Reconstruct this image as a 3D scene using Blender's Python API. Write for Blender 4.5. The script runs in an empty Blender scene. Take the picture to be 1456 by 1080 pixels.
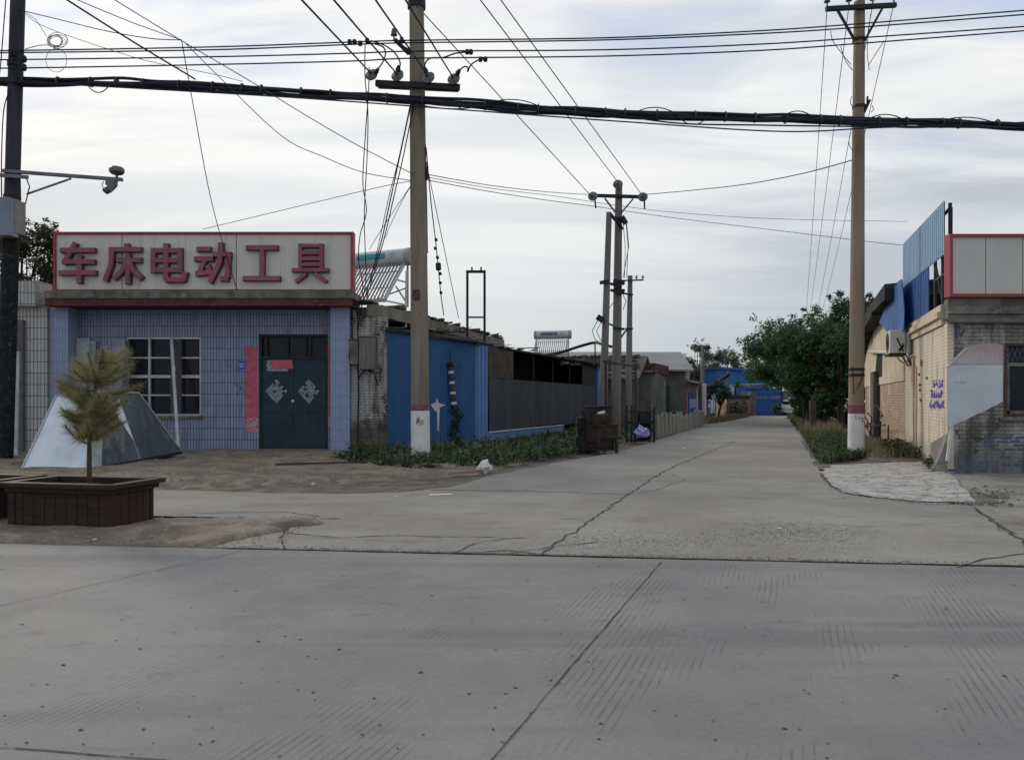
import bpy, math, random
from mathutils import Vector, Matrix
random.seed(11)
V = Vector
F, CX, HY, H = 1100.0, 728.0, 568.0, 1.4      # lens in photo pixels, principal column, horizon row, eye height
def X(px, Y): return (px - CX) / F * Y
def Z(py, Y): return H - (py - HY) / F * Y
def P(px, py, Y): return V((X(px, Y), Y, Z(py, Y)))
def G(px, py, z=0.0):
    Y = (H - z) * F / (py - HY)
    return V((X(px, Y), Y, z))
R = math.radians
U = random.uniform
sc = bpy.context.scene
col = sc.collection

# ------------------------------------------------------------------ mesh builder
class MB:
    def __init__(s): s.v = []; s.f = []; s.m = []
    def add(s, vs, fs, mi=0):
        o = len(s.v); s.v += [V(p) for p in vs]
        s.f += [tuple(i + o for i in f) for f in fs]; s.m += [mi] * len(fs); return s
    def poly(s, pts, mi=0): return s.add(pts, [tuple(range(len(pts)))], mi)
    def box(s, x0, x1, y0, y1, z0, z1, mi=0):
        return s.hexa([(x0,y0,z0),(x1,y0,z0),(x1,y1,z0),(x0,y1,z0),(x0,y0,z1),(x1,y0,z1),(x1,y1,z1),(x0,y1,z1)], mi)
    def hexa(s, p, mi=0):
        return s.add(p, [(3,2,1,0),(4,5,6,7),(0,1,5,4),(1,2,6,5),(2,3,7,6),(3,0,4,7)], mi)
    def slab(s, foot, z0, z1, mi=0):
        n = len(foot)
        a = [(p[0], p[1], z0) for p in foot]; b = [(p[0], p[1], z1) for p in foot]
        return s.add(a + b, [tuple(range(n))[::-1], tuple(range(n, 2*n))] + [(i, (i+1) % n, n+(i+1) % n, n+i) for i in range(n)], mi)
    def prism(s, pts, off, mi=0):
        off = V(off); n = len(pts); a = [V(p) for p in pts]
        return s.add(a + [p + off for p in a], [tuple(range(n)), tuple(range(n, 2*n))[::-1]] + [(i, n+i, n+(i+1) % n, (i+1) % n) for i in range(n)], mi)
    def bar(s, p, q, w, h=None, mi=0, up=(0,0,1)):
        p, q = V(p), V(q); h = h or w; d = (q - p).normalized(); u = V(up)
        if abs(d.dot(u)) > .97: u = V((0,1,0))
        a = d.cross(u).normalized() * (w/2); b = a.cross(d).normalized() * (h/2)
        return s.hexa([p-a-b, p+a-b, p+a+b, p-a+b, q-a-b, q+a-b, q+a+b, q-a+b], mi)
    def tube(s, pts, r, n=8, mi=0, caps=True):
        pts = [V(p) for p in pts]; k = len(pts); rs = r if isinstance(r, (list, tuple)) else [r]*k
        o = len(s.v); pa = None
        for i, p in enumerate(pts):
            d = (pts[min(i+1, k-1)] - pts[max(i-1, 0)]).normalized()
            if pa is None:
                u = V((0,0,1)) if abs(d.z) < .9 else V((1,0,0)); a = d.cross(u).normalized()
            else:
                a = (pa - d * pa.dot(d)).normalized()
            pa = a; b = d.cross(a)
            s.v += [p + (a*math.cos(2*math.pi*j/n) + b*math.sin(2*math.pi*j/n)) * rs[i] for j in range(n)]
        for i in range(k-1):
            for j in range(n):
                s.f.append((o+i*n+j, o+i*n+(j+1) % n, o+(i+1)*n+(j+1) % n, o+(i+1)*n+j)); s.m.append(mi)
        if caps:
            s.f.append(tuple(o+j for j in range(n))[::-1]); s.m.append(mi)
            s.f.append(tuple(o+(k-1)*n+j for j in range(n))); s.m.append(mi)
        return s
    def lathe(s, p, axis, prof, n=12, mi=0):       # prof: (distance along axis, radius)
        p, ax = V(p), V(axis).normalized()
        return s.tube([p + ax*t + ax*1e-5*i for i, (t, r) in enumerate(prof)], [max(r, 1e-4) for t, r in prof], n, mi)
    def leaf(s, c, d, nrm, L, W, mi=0):
        d = d.normalized(); w = d.cross(nrm)
        w = w.normalized() if w.length > 1e-4 else V((1,0,0))
        up = w.cross(d)
        return s.add([c, c + d*L*.5 + w*W*.5 + up*L*.06, c + d*L, c + d*L*.5 - w*W*.5 + up*L*.06], [(0,1,2,3)], mi)
    def build(s, name, mats, parent=None, local=False, smooth=False, bevel=0.0):
        vs = s.v
        if parent is not None and not local:
            mi = parent['_m'] if False else MAT[parent.name]; vs = [mi @ p for p in vs]
        me = bpy.data.meshes.new(name); me.from_pydata([tuple(p) for p in vs], [], s.f)
        ml = mats if isinstance(mats, (list, tuple)) else [mats]
        for m in ml: me.materials.append(m)
        if len(ml) > 1: me.polygons.foreach_set('material_index', s.m)
        if smooth: me.polygons.foreach_set('use_smooth', [True]*len(me.polygons))
        me.update()
        o = bpy.data.objects.new(name, me); col.objects.link(o)
        if parent is not None:
            o.parent = parent; MAT[o.name] = MAT[parent.name]
        if smooth:
            try: me.set_sharp_from_angle(angle=R(40))
            except Exception: pass
        if bevel:
            b = o.modifiers.new('bevel', 'BEVEL'); b.width = bevel; b.segments = 2; b.limit_method = 'ANGLE'
        return o
MAT = {}
def thing(name, label, cat, loc, rz=0.0, group=None):
    o = bpy.data.objects.new(name, None); col.objects.link(o); o.empty_display_size = .3
    o.location = loc; o.rotation_euler = (0, 0, rz); o['label'] = label; o['category'] = cat
    if group: o['group'] = group
    MAT[o.name] = (Matrix.Translation(V(loc)) @ Matrix.Rotation(rz, 4, 'Z')).inverted()
    return o
def tag(o, label=None, cat=None, group=None, kind=None):
    if label: o['label'] = label
    if cat: o['category'] = cat
    if group: o['group'] = group
    if kind: o['kind'] = kind
    return o
def struct(o): o['kind'] = 'structure'; return o
def copy_tree(o, parent=None):
    c = o.copy(); col.objects.link(c); c.parent = parent; MAT[c.name] = MAT[o.name]
    for ch in list(o.children): copy_tree(ch, c)
    return c

# ------------------------------------------------------------------ materials
def nd(nt, t, props=None, **ins):
    n = nt.nodes.new('ShaderNode' + t)
    for k, v in (props or {}).items(): setattr(n, k, v)
    for k, v in ins.items():
        k2 = int(k[1:]) if k[0] == '_' and k[1:].isdigit() else k.replace('_', ' ')
        if isinstance(v, bpy.types.NodeSocket): nt.links.new(v, n.inputs[k2])
        else: n.inputs[k2].default_value = v
    return n
def mth(nt, op, a, b=0.0, clamp=False):
    return nd(nt, 'Math', {'operation': op, 'use_clamp': clamp}, _0=a, _1=b).outputs[0]
def c4(c): return (c[0], c[1], c[2], 1.0)
def mixc(nt, f, a, b, mode='MIX'):
    n = nt.nodes.new('ShaderNodeMix'); n.data_type = 'RGBA'; n.blend_type = mode
    for i, v in ((0, f), (6, a), (7, b)):
        if isinstance(v, bpy.types.NodeSocket): nt.links.new(v, n.inputs[i])
        else: n.inputs[i].default_value = c4(v) if i and len(v) == 3 else v
    return n.outputs[2]
def step(nt, v, a, b):
    return nd(nt, 'MapRange', {'interpolation_type': 'SMOOTHSTEP'}, Value=v, From_Min=a, From_Max=b).outputs[0]
def noise(nt, vec, scale, detail=5, rough=.55, dist=0.0):
    return nd(nt, 'TexNoise', None, Vector=vec, Scale=scale, Detail=float(detail), Roughness=rough, Distortion=dist).outputs[0]
def newmat(name):
    m = bpy.data.materials.new(name); m.use_nodes = True; nt = m.node_tree
    b = nt.nodes['Principled BSDF']; tc = nt.nodes.new('ShaderNodeTexCoord')
    return m, nt, b, tc.outputs['Object'], tc
def finish(nt, b, colr, rough, bumpv=None, bs=.2, bd=.01, metal=0.0, spec=.3):
    nt.links.new(colr, b.inputs['Base Color'])
    if isinstance(rough, bpy.types.NodeSocket): nt.links.new(rough, b.inputs['Roughness'])
    else: b.inputs['Roughness'].default_value = rough
    b.inputs['Metallic'].default_value = metal; b.inputs['Specular IOR Level'].default_value = spec
    if bumpv is not None:
        bn = nd(nt, 'Bump', None, Strength=bs, Distance=bd, Height=bumpv); nt.links.new(bn.outputs[0], b.inputs['Normal'])
def basic(name, c1, c2=None, scale=3.0, rough=.85, bump=.25, metal=0.0, stretch=(1,1,1), c3=None, c3t=.6, spec=.3, bd=.01, grain=.25, streak=None):
    m, nt, b, co, tc = newmat(name); c2 = c2 or tuple(x*.7 for x in c1)
    mp = nd(nt, 'Mapping', None, Vector=co, Scale=stretch).outputs[0]
    n1 = noise(nt, mp, scale, 6, .6); n2 = noise(nt, co, scale*11, 4, .6)
    cc = mixc(nt, step(nt, n1, .36, .66), c1, c2)
    if c3: cc = mixc(nt, step(nt, noise(nt, mp, scale*2.3, 8, .7, .6), c3t-.04, c3t+.06), cc, c3)
    if streak:
        sm = nd(nt, 'Mapping', None, Vector=co, Scale=(4.0, 4.0, .3)).outputs[0]
        cc = mixc(nt, mth(nt, 'MULTIPLY', step(nt, noise(nt, sm, 1.4, 7, .68, .2), .50, .72), .6), cc, streak)
    g = nd(nt, 'MapRange', None, Value=n2, To_Min=1-grain, To_Max=1+grain).outputs[0]
    gc = nd(nt, 'CombineXYZ', None, X=g, Y=g, Z=g).outputs[0]
    cc = mixc(nt, 1.0, cc, gc, 'MULTIPLY')
    rr = nd(nt, 'MapRange', None, Value=n1, To_Min=max(rough-.12, .05), To_Max=min(rough+.12, 1)).outputs[0]
    finish(nt, b, cc, rr, n2, bump, bd, metal, spec); return m
def brickm(name, c1, c2, mort, bw=.25, bh=.075, ms=.012, off=.5, paint=None, pa=.5, dirt=(.05,.045,.04), dt=.6, rough=.85, bump=.5, low=None, ps=1.2, freq=2):
    m, nt, b, co, tc = newmat(name)
    s = nd(nt, 'SeparateXYZ', None, Vector=co); nn = nd(nt, 'SeparateXYZ', None, Vector=tc.outputs['Normal'])
    sel = mth(nt, 'GREATER_THAN', mth(nt, 'ABSOLUTE', nn.outputs[0]), .7)
    u = mth(nt, 'ADD', mth(nt, 'MULTIPLY', s.outputs[1], sel), mth(nt, 'MULTIPLY', s.outputs[0], mth(nt, 'SUBTRACT', 1.0, sel)))
    uv = nd(nt, 'CombineXYZ', None, X=u, Y=s.outputs[2], Z=0.0).outputs[0]
    if bump > .3:
        wob = nd(nt, 'TexNoise', None, Vector=co, Scale=5.0); w2 = nd(nt, 'VectorMath', {'operation': 'SCALE'}, Vector=wob.outputs['Color'], Scale=.028).outputs[0]
        uv = nd(nt, 'VectorMath', {'operation': 'ADD'}, _0=uv, _1=w2).outputs[0]
    br = nd(nt, 'TexBrick', {'offset': off, 'offset_frequency': freq}, Vector=uv, Color1=c4(c1), Color2=c4(c2), Mortar=c4(mort), Scale=1.0, Mortar_Size=ms, Mortar_Smooth=.2, Brick_Width=bw, Row_Height=bh)
    cc = br.outputs[0]; n1 = noise(nt, co, ps, 9, .68, .4); n2 = noise(nt, co, 3.1, 7, .65, .3); n3 = noise(nt, co, 30, 4)
    if paint:
        f = mth(nt, 'SUBTRACT', step(nt, n1, 1-pa-.06, 1-pa+.05), mth(nt, 'MULTIPLY', br.outputs[1], .45), True)
        cc = mixc(nt, f, cc, paint)
    if low:      # a darker bare or splashed zone low on the wall: (z, colour)
        zz = mth(nt, 'ADD', s.outputs[2], mth(nt, 'MULTIPLY', n2, .9))
        cc = mixc(nt, mth(nt, 'MULTIPLY', mth(nt, 'SUBTRACT', 1.0, step(nt, zz, low[0], low[0]+.35)), .8), cc, low[1])
    mp = nd(nt, 'Mapping', None, Vector=co, Scale=(3.0, 3.0, .45)).outputs[0]
    cc = mixc(nt, mth(nt, 'MULTIPLY', step(nt, noise(nt, mp, 1.3, 7, .65), dt-.1, dt+.12), .75), cc, dirt)
    g = nd(nt, 'MapRange', None, Value=n3, To_Min=.8, To_Max=1.2).outputs[0]
    cc = mixc(nt, 1.0, cc, nd(nt, 'CombineXYZ', None, X=g, Y=g, Z=g).outputs[0], 'MULTIPLY')
    hgt = mth(nt, 'ADD', mth(nt, 'SUBTRACT', 1.0, br.outputs[1]), mth(nt, 'MULTIPLY', n3, .5))
    finish(nt, b, cc, rough, hgt, bump, .012); return m
def leafm(name, c1, c2, c3, rough=.6, trans=.25):
    m, nt, b, co, tc = newmat(name)
    ri = nt.nodes.new('ShaderNodeNewGeometry').outputs['Random Per Island']
    cc = mixc(nt, ri, c1, c2); cc = mixc(nt, step(nt, noise(nt, co, .9, 4), .45, .68), cc, c3)
    finish(nt, b, cc, rough, spec=.25)
    tr = nt.nodes.new('ShaderNodeBsdfTranslucent'); nt.links.new(cc, tr.inputs[0])
    mx = nt.nodes.new('ShaderNodeMixShader'); mx.inputs[0].default_value = trans
    nt.links.new(b.outputs[0], mx.inputs[1]); nt.links.new(tr.outputs[0], mx.inputs[2])
    nt.links.new(mx.outputs[0], nt.nodes['Material Output'].inputs[0]); return m

mt = {}
mt['dirt'] = basic('dirt', (.25,.212,.168), (.15,.125,.096), 1.6, .95, .8, c3=(.29,.265,.23), c3t=.60, bd=.03, grain=.45)
mt['earth'] = basic('earth', (.19,.165,.14), (.10,.086,.07), 2.5, .95, .8, bd=.03, grain=.45)
mt['rough_conc'] = basic('rough_concrete', (.28,.265,.24), (.17,.16,.145), 1.1, .9, .5, c3=(.10,.09,.08), c3t=.62, grain=.3)
mt['grey_conc'] = basic('grey_concrete', (.20,.19,.17), (.10,.095,.085), 2.2, .9, .5, c3=(.32,.31,.29), c3t=.63, grain=.35)
mt['beam_conc'] = basic('beam_concrete', (.26,.235,.20), (.15,.135,.11), 1.5, .9, .4, grain=.3)
mt['gravel'] = basic('gravel', (.21,.20,.185), (.13,.125,.115), 9, .9, .4, grain=.3)
mt['white_cement'] = basic('white_cement', (.46,.45,.43), (.36,.35,.33), 2.0, .92, .4, c3=(.19,.18,.165), c3t=.54, grain=.4)
mt['crack'] = basic('crack_dark', (.055,.052,.048), (.085,.08,.074), 6, .95, .2)
mt['red_edge'] = basic('worn_red_paint', (.13,.045,.05), (.075,.035,.036), 4, .85, .4, c3=(.22,.19,.18), c3t=.63)
mt['tile_blue'] = brickm('blue_wall_tile', (.265,.325,.46), (.205,.26,.385), (.05,.055,.068), .078, .31, .008, 0.0, dirt=(.11,.12,.13), dt=.60, rough=.45, bump=.2)
mt['tile_pillar'] = brickm('pillar_tile', (.295,.37,.53), (.265,.335,.49), (.15,.19,.29), .075, .30, .0055, 0.0, dirt=(.09,.1,.13), dt=.7, rough=.4, bump=.15)
mt['tile_white'] = brickm('white_wall_tile', (.50,.50,.485), (.43,.43,.42), (.07,.068,.065), .095, .30, .009, 0.0, dirt=(.2,.17,.12), dt=.6, rough=.45, bump=.2)
mt['brick_pillar'] = brickm('peeling_white_brick', (.15,.13,.11), (.11,.095,.08), (.045,.04,.035), paint=(.46,.45,.43), pa=.56, low=(1.05,(.07,.048,.038)), dt=.55)
mt['brick_grey'] = brickm('grey_brick', (.27,.25,.22), (.18,.165,.145), (.12,.11,.10), paint=(.36,.34,.315), pa=.50, low=(.75,(.15,.15,.16)), dt=.53)
mt['brick_old'] = brickm('old_brown_brick', (.20,.155,.12), (.15,.115,.09), (.10,.09,.075), dt=.55)
mt['cream_brick'] = brickm('cream_painted_brick', (.54,.41,.30), (.46,.34,.25), (.34,.28,.22), .25, .07, .008, paint=(.70,.615,.505), pa=.74, low=(.75,(.40,.36,.32)), dirt=(.28,.20,.145), dt=.58, ps=.8)
mt['red_brick'] = brickm('reddish_brick', (.40,.25,.17), (.30,.20,.14), (.46,.40,.32), .25, .075, .012, paint=(.52,.44,.33), pa=.42, dt=.66)
mt['plaster'] = basic('cream_plaster', (.66,.565,.44), (.55,.46,.34), .9, .9, .4, c3=(.28,.19,.12), c3t=.63, streak=(.33,.24,.16))
mt['sign_face'] = basic('sign_face', (.70,.675,.615), (.64,.615,.56), .5, .6, .05, grain=.05, stretch=(2,1,.4), streak=(.50,.47,.42))
mt['sign_face2'] = basic('grey_sign_face', (.56,.55,.52), (.50,.49,.46), .6, .6, .05, grain=.06)
mt['sign_red'] = basic('sign_red', (.36,.055,.075), (.28,.045,.06), 2, .5, .1, grain=.12)
mt['char_red'] = basic('letter_red', (.30,.105,.155), (.25,.085,.13), 3, .55, .1, grain=.12)
mt['char_side'] = basic('letter_side', (.15,.07,.08), (.10,.05,.06), 3, .6, .1, grain=.2)
mt['door'] = basic('dark_teal_paint', (.017,.052,.078), (.011,.034,.052), 1.6, .55, .15, c3=(.03,.07,.085), c3t=.63, grain=.2, streak=(.03,.055,.065))
mt['door_frame'] = basic('door_frame_paint', (.022,.032,.036), (.014,.02,.024), 3, .6, .2)
mt['red_paper'] = basic('red_paper', (.56,.13,.185), (.47,.095,.145), 4, .8, .2, c3=(.60,.23,.27), c3t=.6, stretch=(1,1,1.5))
mt['red_torn'] = basic('torn_red_paper', (.54,.13,.18), (.46,.10,.15), 9, .8, .2, c3=(.46,.42,.44), c3t=.50)
mt['silver_paper'] = basic('torn_silver_paper', (.36,.39,.41), (.25,.28,.31), 12, .7, .3, c3=(.03,.06,.08), c3t=.55)
mt['white'] = basic('dull_white', (.62,.62,.62), (.52,.52,.52), 4, .7, .15, grain=.1)
mt['whitepaint'] = basic('pole_whitewash', (.76,.76,.75), (.66,.66,.65), 3, .85, .3, c3=(.34,.33,.32), c3t=.69, grain=.12)
mt['redpaint'] = basic('pole_red_band', (.27,.10,.115), (.20,.08,.09), 6, .85, .2)
mt['pole'] = basic('pole_concrete', (.25,.215,.175), (.185,.155,.125), 1.2, .88, .35, stretch=(2,2,.25), c3=(.32,.285,.24), c3t=.64, grain=.2, streak=(.13,.115,.095))
mt['pole_tan'] = basic('tan_pole_concrete', (.30,.235,.17), (.225,.17,.12), 1.2, .88, .35, stretch=(2,2,.25), c3=(.36,.30,.23), c3t=.64, grain=.2)
mt['pole_far'] = basic('far_pole_concrete', (.20,.19,.175), (.15,.142,.13), 1.2, .88, .2, stretch=(2,2,.3))
mt['pole_backlit'] = basic('backlit_pole', (.045,.048,.06), (.03,.032,.04), 2, .8, .3, stretch=(2,2,.3))  # concrete pole seen against the sky; its backlit shade is put into the colour
mt['pole_wrap'] = basic('speckled_pole_wrap', (.018,.021,.024), (.010,.012,.014), 5, .85, .9, c3=(.10,.105,.105), c3t=.60, bd=.03, grain=.5)
mt['steel'] = basic('grey_steel', (.16,.17,.19), (.11,.115,.13), 4, .5, .1, metal=.5)
mt['iron'] = basic('black_iron', (.025,.028,.036), (.018,.018,.022), 4, .65, .2)
mt['wire'] = basic('black_cable', (.020,.023,.036), (.015,.017,.027), 4, .7, .1)
mt['wire_grey'] = basic('grey_wire', (.07,.075,.085), (.05,.055,.06), 4, .7, .1)
mt['porcelain'] = basic('insulator', (.16,.17,.18), (.09,.095,.10), 8, .35, .1)
mt['alu'] = basic('aluminium', (.45,.46,.48), (.36,.37,.39), 3, .4, .1, metal=.5, grain=.1)
mt['glass'] = basic('dark_window_glass', (.008,.011,.016), (.014,.018,.022), 1.3, .2, .03, spec=.22, grain=.1)
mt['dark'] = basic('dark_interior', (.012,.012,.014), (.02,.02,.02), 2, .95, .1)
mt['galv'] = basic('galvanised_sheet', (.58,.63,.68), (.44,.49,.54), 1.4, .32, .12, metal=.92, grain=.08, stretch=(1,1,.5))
mt['galv_dark_face'] = basic('dark_face_galvanised_sheet', (.105,.125,.15), (.065,.08,.10), .9, .42, .15, metal=.25, grain=.12, stretch=(1,1,.5), c3=(.19,.17,.175), c3t=.62, streak=(.2,.21,.22))  # darker colour stands in for the dim reflections on the hood's side faces
mt['sheet_grey'] = basic('mottled_sheet', (.46,.48,.48), (.32,.34,.35), 2, .6, .2, metal=.3)
mt['sheet_blue'] = basic('bluish_sheet', (.27,.32,.36), (.19,.235,.27), 2, .55, .2, metal=.3)
mt['wood'] = basic('dark_planter_wood', (.042,.021,.017), (.025,.014,.012), 2.2, .7, .4, stretch=(1,1,6), c3=(.07,.04,.033), c3t=.62)
mt['soil'] = basic('soil', (.06,.048,.038), (.035,.028,.022), 6, .95, .9, bd=.03, grain=.5)
mt['blue'] = basic('blue_sheet_paint', (.032,.110,.275), (.025,.085,.22), .8, .55, .1, stretch=(1,1,.6), c3=(.018,.06,.165), c3t=.62, grain=.1, streak=(.05,.06,.08))
mt['light_blue'] = basic('light_blue_sheet', (.13,.27,.52), (.11,.23,.46), 1.2, .5, .1, grain=.1, streak=(.07,.09,.13))
mt['grey_cloth'] = basic('grey_shade_cloth', (.062,.068,.08), (.048,.053,.064), 1.4, .9, .3, grain=.2, stretch=(1,1,.4), streak=(.035,.037,.042))
mt['board'] = basic('brown_board', (.085,.062,.048), (.05,.038,.03), 2, .85, .3, c3=(.13,.10,.08), c3t=.64)
mt['roof_dark'] = basic('dark_roof_felt', (.045,.042,.042), (.028,.027,.028), 2, .9, .5, c3=(.10,.095,.09), c3t=.66)
mt['roof_tile'] = basic('old_roof_tile', (.15,.14,.125), (.085,.08,.072), 4, .92, .7, c3=(.24,.225,.2), c3t=.62, bd=.03)
mt['roof_grey'] = basic('pale_fibre_roof', (.30,.305,.30), (.24,.245,.24), 1, .85, .3, stretch=(.4,1,6))
mt['wall_grey'] = basic('grey_render', (.15,.145,.14), (.10,.097,.094), 1.4, .9, .4, c3=(.22,.21,.2), c3t=.63, streak=(.07,.066,.062))
mt['wall_brown'] = basic('red_brown_paint', (.10,.035,.035), (.07,.026,.027), 2, .8, .2)
mt['peach'] = basic('pale_peach_wall', (.36,.29,.27), (.28,.23,.22), 1.2, .85, .3, streak=(.2,.16,.14))
mt['pink'] = basic('pink_board', (.45,.18,.14), (.38,.15,.12), 2, .7, .1)
mt['redboard'] = basic('red_board', (.26,.045,.04), (.2,.035,.035), 2, .7, .1)
mt['banner'] = basic('blue_banner', (.03,.06,.36), (.025,.05,.3), 2, .6, .1)
mt['banner_w'] = basic('pale_banner', (.42,.48,.66), (.34,.4,.6), 2, .6, .1)
mt['factory'] = basic('factory_blue', (.05,.21,.50), (.042,.18,.44), .5, .6, .1, streak=(.06,.11,.22))
mt['gate'] = basic('gate_blue', (.03,.13,.46), (.024,.105,.39), .7, .55, .1, streak=(.03,.05,.13))
mt['tan'] = basic('tan_wall', (.33,.20,.115), (.25,.155,.09), .9, .9, .3)
mt['teal'] = basic('teal_door', (.02,.06,.06), (.012,.04,.04), 6, .7, .2, c3=(.1,.13,.13), c3t=.62)
mt['fence'] = basic('weathered_board', (.30,.285,.26), (.21,.195,.175), 1.5, .9, .3, stretch=(6,6,.6))
mt['rust'] = basic('rusty_brown_steel', (.055,.034,.027), (.03,.021,.019), 4, .75, .4, c3=(.085,.05,.036), c3t=.62)
mt['machine'] = basic('dark_machine_paint', (.028,.028,.032), (.018,.018,.021), 3, .6, .3)
mt['tank'] = basic('tank_enamel', (.50,.55,.58), (.44,.49,.52), 1.5, .4, .05, grain=.08)
mt['tank_cap'] = basic('tank_cap_plastic', (.42,.36,.40), (.36,.31,.34), 2, .6, .1)
mt['teal_label'] = basic('teal_label', (.03,.26,.28), (.05,.34,.34), 2, .5, .05)
mt['tube'] = basic('vacuum_tube_glass', (.32,.33,.35), (.25,.26,.28), 2, .2, .05, metal=.4)
mt['ac'] = basic('ac_casing', (.62,.60,.54), (.54,.52,.46), 2, .55, .05, grain=.08)
mt['bark'] = basic('bark', (.085,.065,.05), (.05,.04,.032), 5, .95, .8, stretch=(2,2,.4))
mt['leaf'] = leafm('walnut_leaf', (.06,.125,.052), (.105,.18,.07), (.04,.088,.042), trans=.4)
mt['leaf2'] = leafm('yellow_green_leaf', (.05,.065,.03), (.085,.10,.045), (.04,.05,.028))
mt['leaf_far'] = leafm('far_leaf', (.15,.17,.13), (.20,.215,.17), (.125,.145,.115), trans=.45)  # greyer and lighter, with distance haze put into the leaf colour
mt['leaf_pop'] = leafm('poplar_leaf', (.055,.07,.035), (.085,.10,.05), (.04,.055,.032))
mt['weed'] = leafm('weed_leaf', (.022,.055,.022), (.045,.095,.032), (.03,.065,.022))
mt['weed2'] = leafm('broad_weed_leaf', (.06,.10,.03), (.10,.13,.045), (.045,.08,.028))
mt['grass'] = leafm('grass_blade', (.055,.105,.032), (.09,.135,.042), (.10,.125,.05))
mt['straw'] = leafm('dry_grass', (.22,.165,.10), (.30,.235,.15), (.16,.13,.075))
mt['needle'] = leafm('pine_needle', (.26,.245,.115), (.36,.33,.16), (.20,.195,.10), trans=.15)
mt['bag'] = basic('printed_bag', (.42,.42,.75), (.22,.24,.6), 9, .5, .2, c3=(.65,.62,.8), c3t=.55)
mt['litter'] = basic('white_plastic', (.7,.7,.7), (.6,.6,.6), 4, .5, .1)
mt['stick'] = basic('pale_wood', (.3,.22,.15), (.22,.16,.11), 4, .8, .2)
mt['blue_ink'] = basic('blue_ink', (.09,.09,.42), (.13,.13,.5), 6, .9, .1)
mt['stain'] = basic('rust_stain', (.24,.115,.085), (.31,.19,.14), 3, .9, .1)
mt['plate'] = basic('blue_number_plate', (.02,.12,.50), (.02,.1,.42), 3, .4, .05)
mt['blue_brick_wash'] = basic('blue_wash', (.07,.11,.18), (.10,.13,.17), 3, .9, .3)
mt['white_board'] = basic('pale_board', (.60,.62,.64), (.50,.53,.57), 1.1, .75, .15, c3=(.42,.42,.43), c3t=.63, grain=.06, stretch=(.6,1,2))
mt['pink_board'] = basic('pinkish_board', (.50,.46,.46), (.44,.35,.35), 1.2, .8, .15, c3=(.36,.33,.33), c3t=.6, stretch=(.5,1,3))
mt['car'] = basic('white_car_paint', (.66,.67,.68), (.6,.61,.62), 1, .3, .02, spec=.5, grain=.03)
mt['rubber'] = basic('rubber', (.02,.02,.02), (.03,.03,.03), 5, .8, .2)
mt['faded_lit_blue'] = basic('weathered_lit_blue_sheet', (.24,.38,.57), (.31,.44,.62), 1.3, .6, .1, stretch=(1,1,.35), c3=(.38,.46,.58), c3t=.66, grain=.1, streak=(.42,.46,.52))  # weathered paint, made paler still by light put into the colour
mt['deep_blue'] = basic('deep_blue_sheet', (.022,.10,.35), (.018,.08,.28), 1.3, .55, .1, stretch=(1,1,.4), c3=(.26,.38,.56), c3t=.66, grain=.1, streak=(.12,.22,.42))

# main road concrete: transverse grooves in worn patches, pits, tyre dust
def road_mat():
    m, nt, b, co, tc = newmat('main_road_concrete')
    s = nd(nt, 'SeparateXYZ', None, Vector=co)
    u0 = mth(nt, 'MULTIPLY', mth(nt, 'SUBTRACT', s.outputs[0], mth(nt, 'MULTIPLY', s.outputs[1], .37)), .94)
    u = mth(nt, 'ADD', u0, mth(nt, 'MULTIPLY', noise(nt, co, .5, 2), .07))
    uvw = nd(nt, 'CombineXYZ', None, X=mth(nt, 'MULTIPLY', u0, 1.3), Y=mth(nt, 'MULTIPLY', s.outputs[1], .6), Z=0.0).outputs[0]
    gr = mth(nt, 'SINE', mth(nt, 'MULTIPLY', u, 2*math.pi/.042))
    line = step(nt, gr, .45, .95)
    mask = mth(nt, 'MULTIPLY', step(nt, noise(nt, uvw, 1.05, 3, .55), .50, .58), step(nt, noise(nt, co, 5, 4), .3, .6))
    g = mth(nt, 'MULTIPLY', line, mask)
    n1 = noise(nt, co, .55, 7, .62); n2 = noise(nt, co, 26, 5, .7)
    cc = mixc(nt, step(nt, n1, .35, .68), (.19,.187,.186), (.25,.246,.238))
    sp = nd(nt, 'Mapping', None, Vector=co, Scale=(1.0, 2.2, 1.0)).outputs[0]
    cc = mixc(nt, step(nt, noise(nt, sp, 2.6, 8, .7, .4), .55, .74), cc, (.15,.149,.15))
    tr = nd(nt, 'Mapping', None, Vector=co, Scale=(.07, 1.5, 1.0), Rotation=(0, 0, .116)).outputs[0]
    cc = mixc(nt, mth(nt, 'MULTIPLY', step(nt, noise(nt, tr, 1.0, 4, .6), .48, .66), .45), cc, (.125,.124,.127))
    cc = mixc(nt, mth(nt, 'MULTIPLY', step(nt, noise(nt, co, 1.9, 6, .6, 1.2), .66, .74), .5), cc, (.09,.088,.088))
    cc = mixc(nt, mth(nt, 'MULTIPLY', g, .55), cc, (.09,.09,.095))
    gg = mth(nt, 'MULTIPLY', nd(nt, 'MapRange', None, Value=n2, To_Min=.78, To_Max=1.2).outputs[0], nd(nt, 'MapRange', None, Value=noise(nt, co, 110, 3, .7), From_Min=.25, From_Max=.75, To_Min=.78, To_Max=1.22).outputs[0])
    cc = mixc(nt, 1.0, cc, nd(nt, 'CombineXYZ', None, X=gg, Y=gg, Z=gg).outputs[0], 'MULTIPLY')
    h = mth(nt, 'SUBTRACT', mth(nt, 'MULTIPLY', n2, .5), mth(nt, 'MULTIPLY', g, .6))
    finish(nt, b, cc, .78, h, .30, .006, spec=.35); return m
mt['road'] = road_mat()
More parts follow.
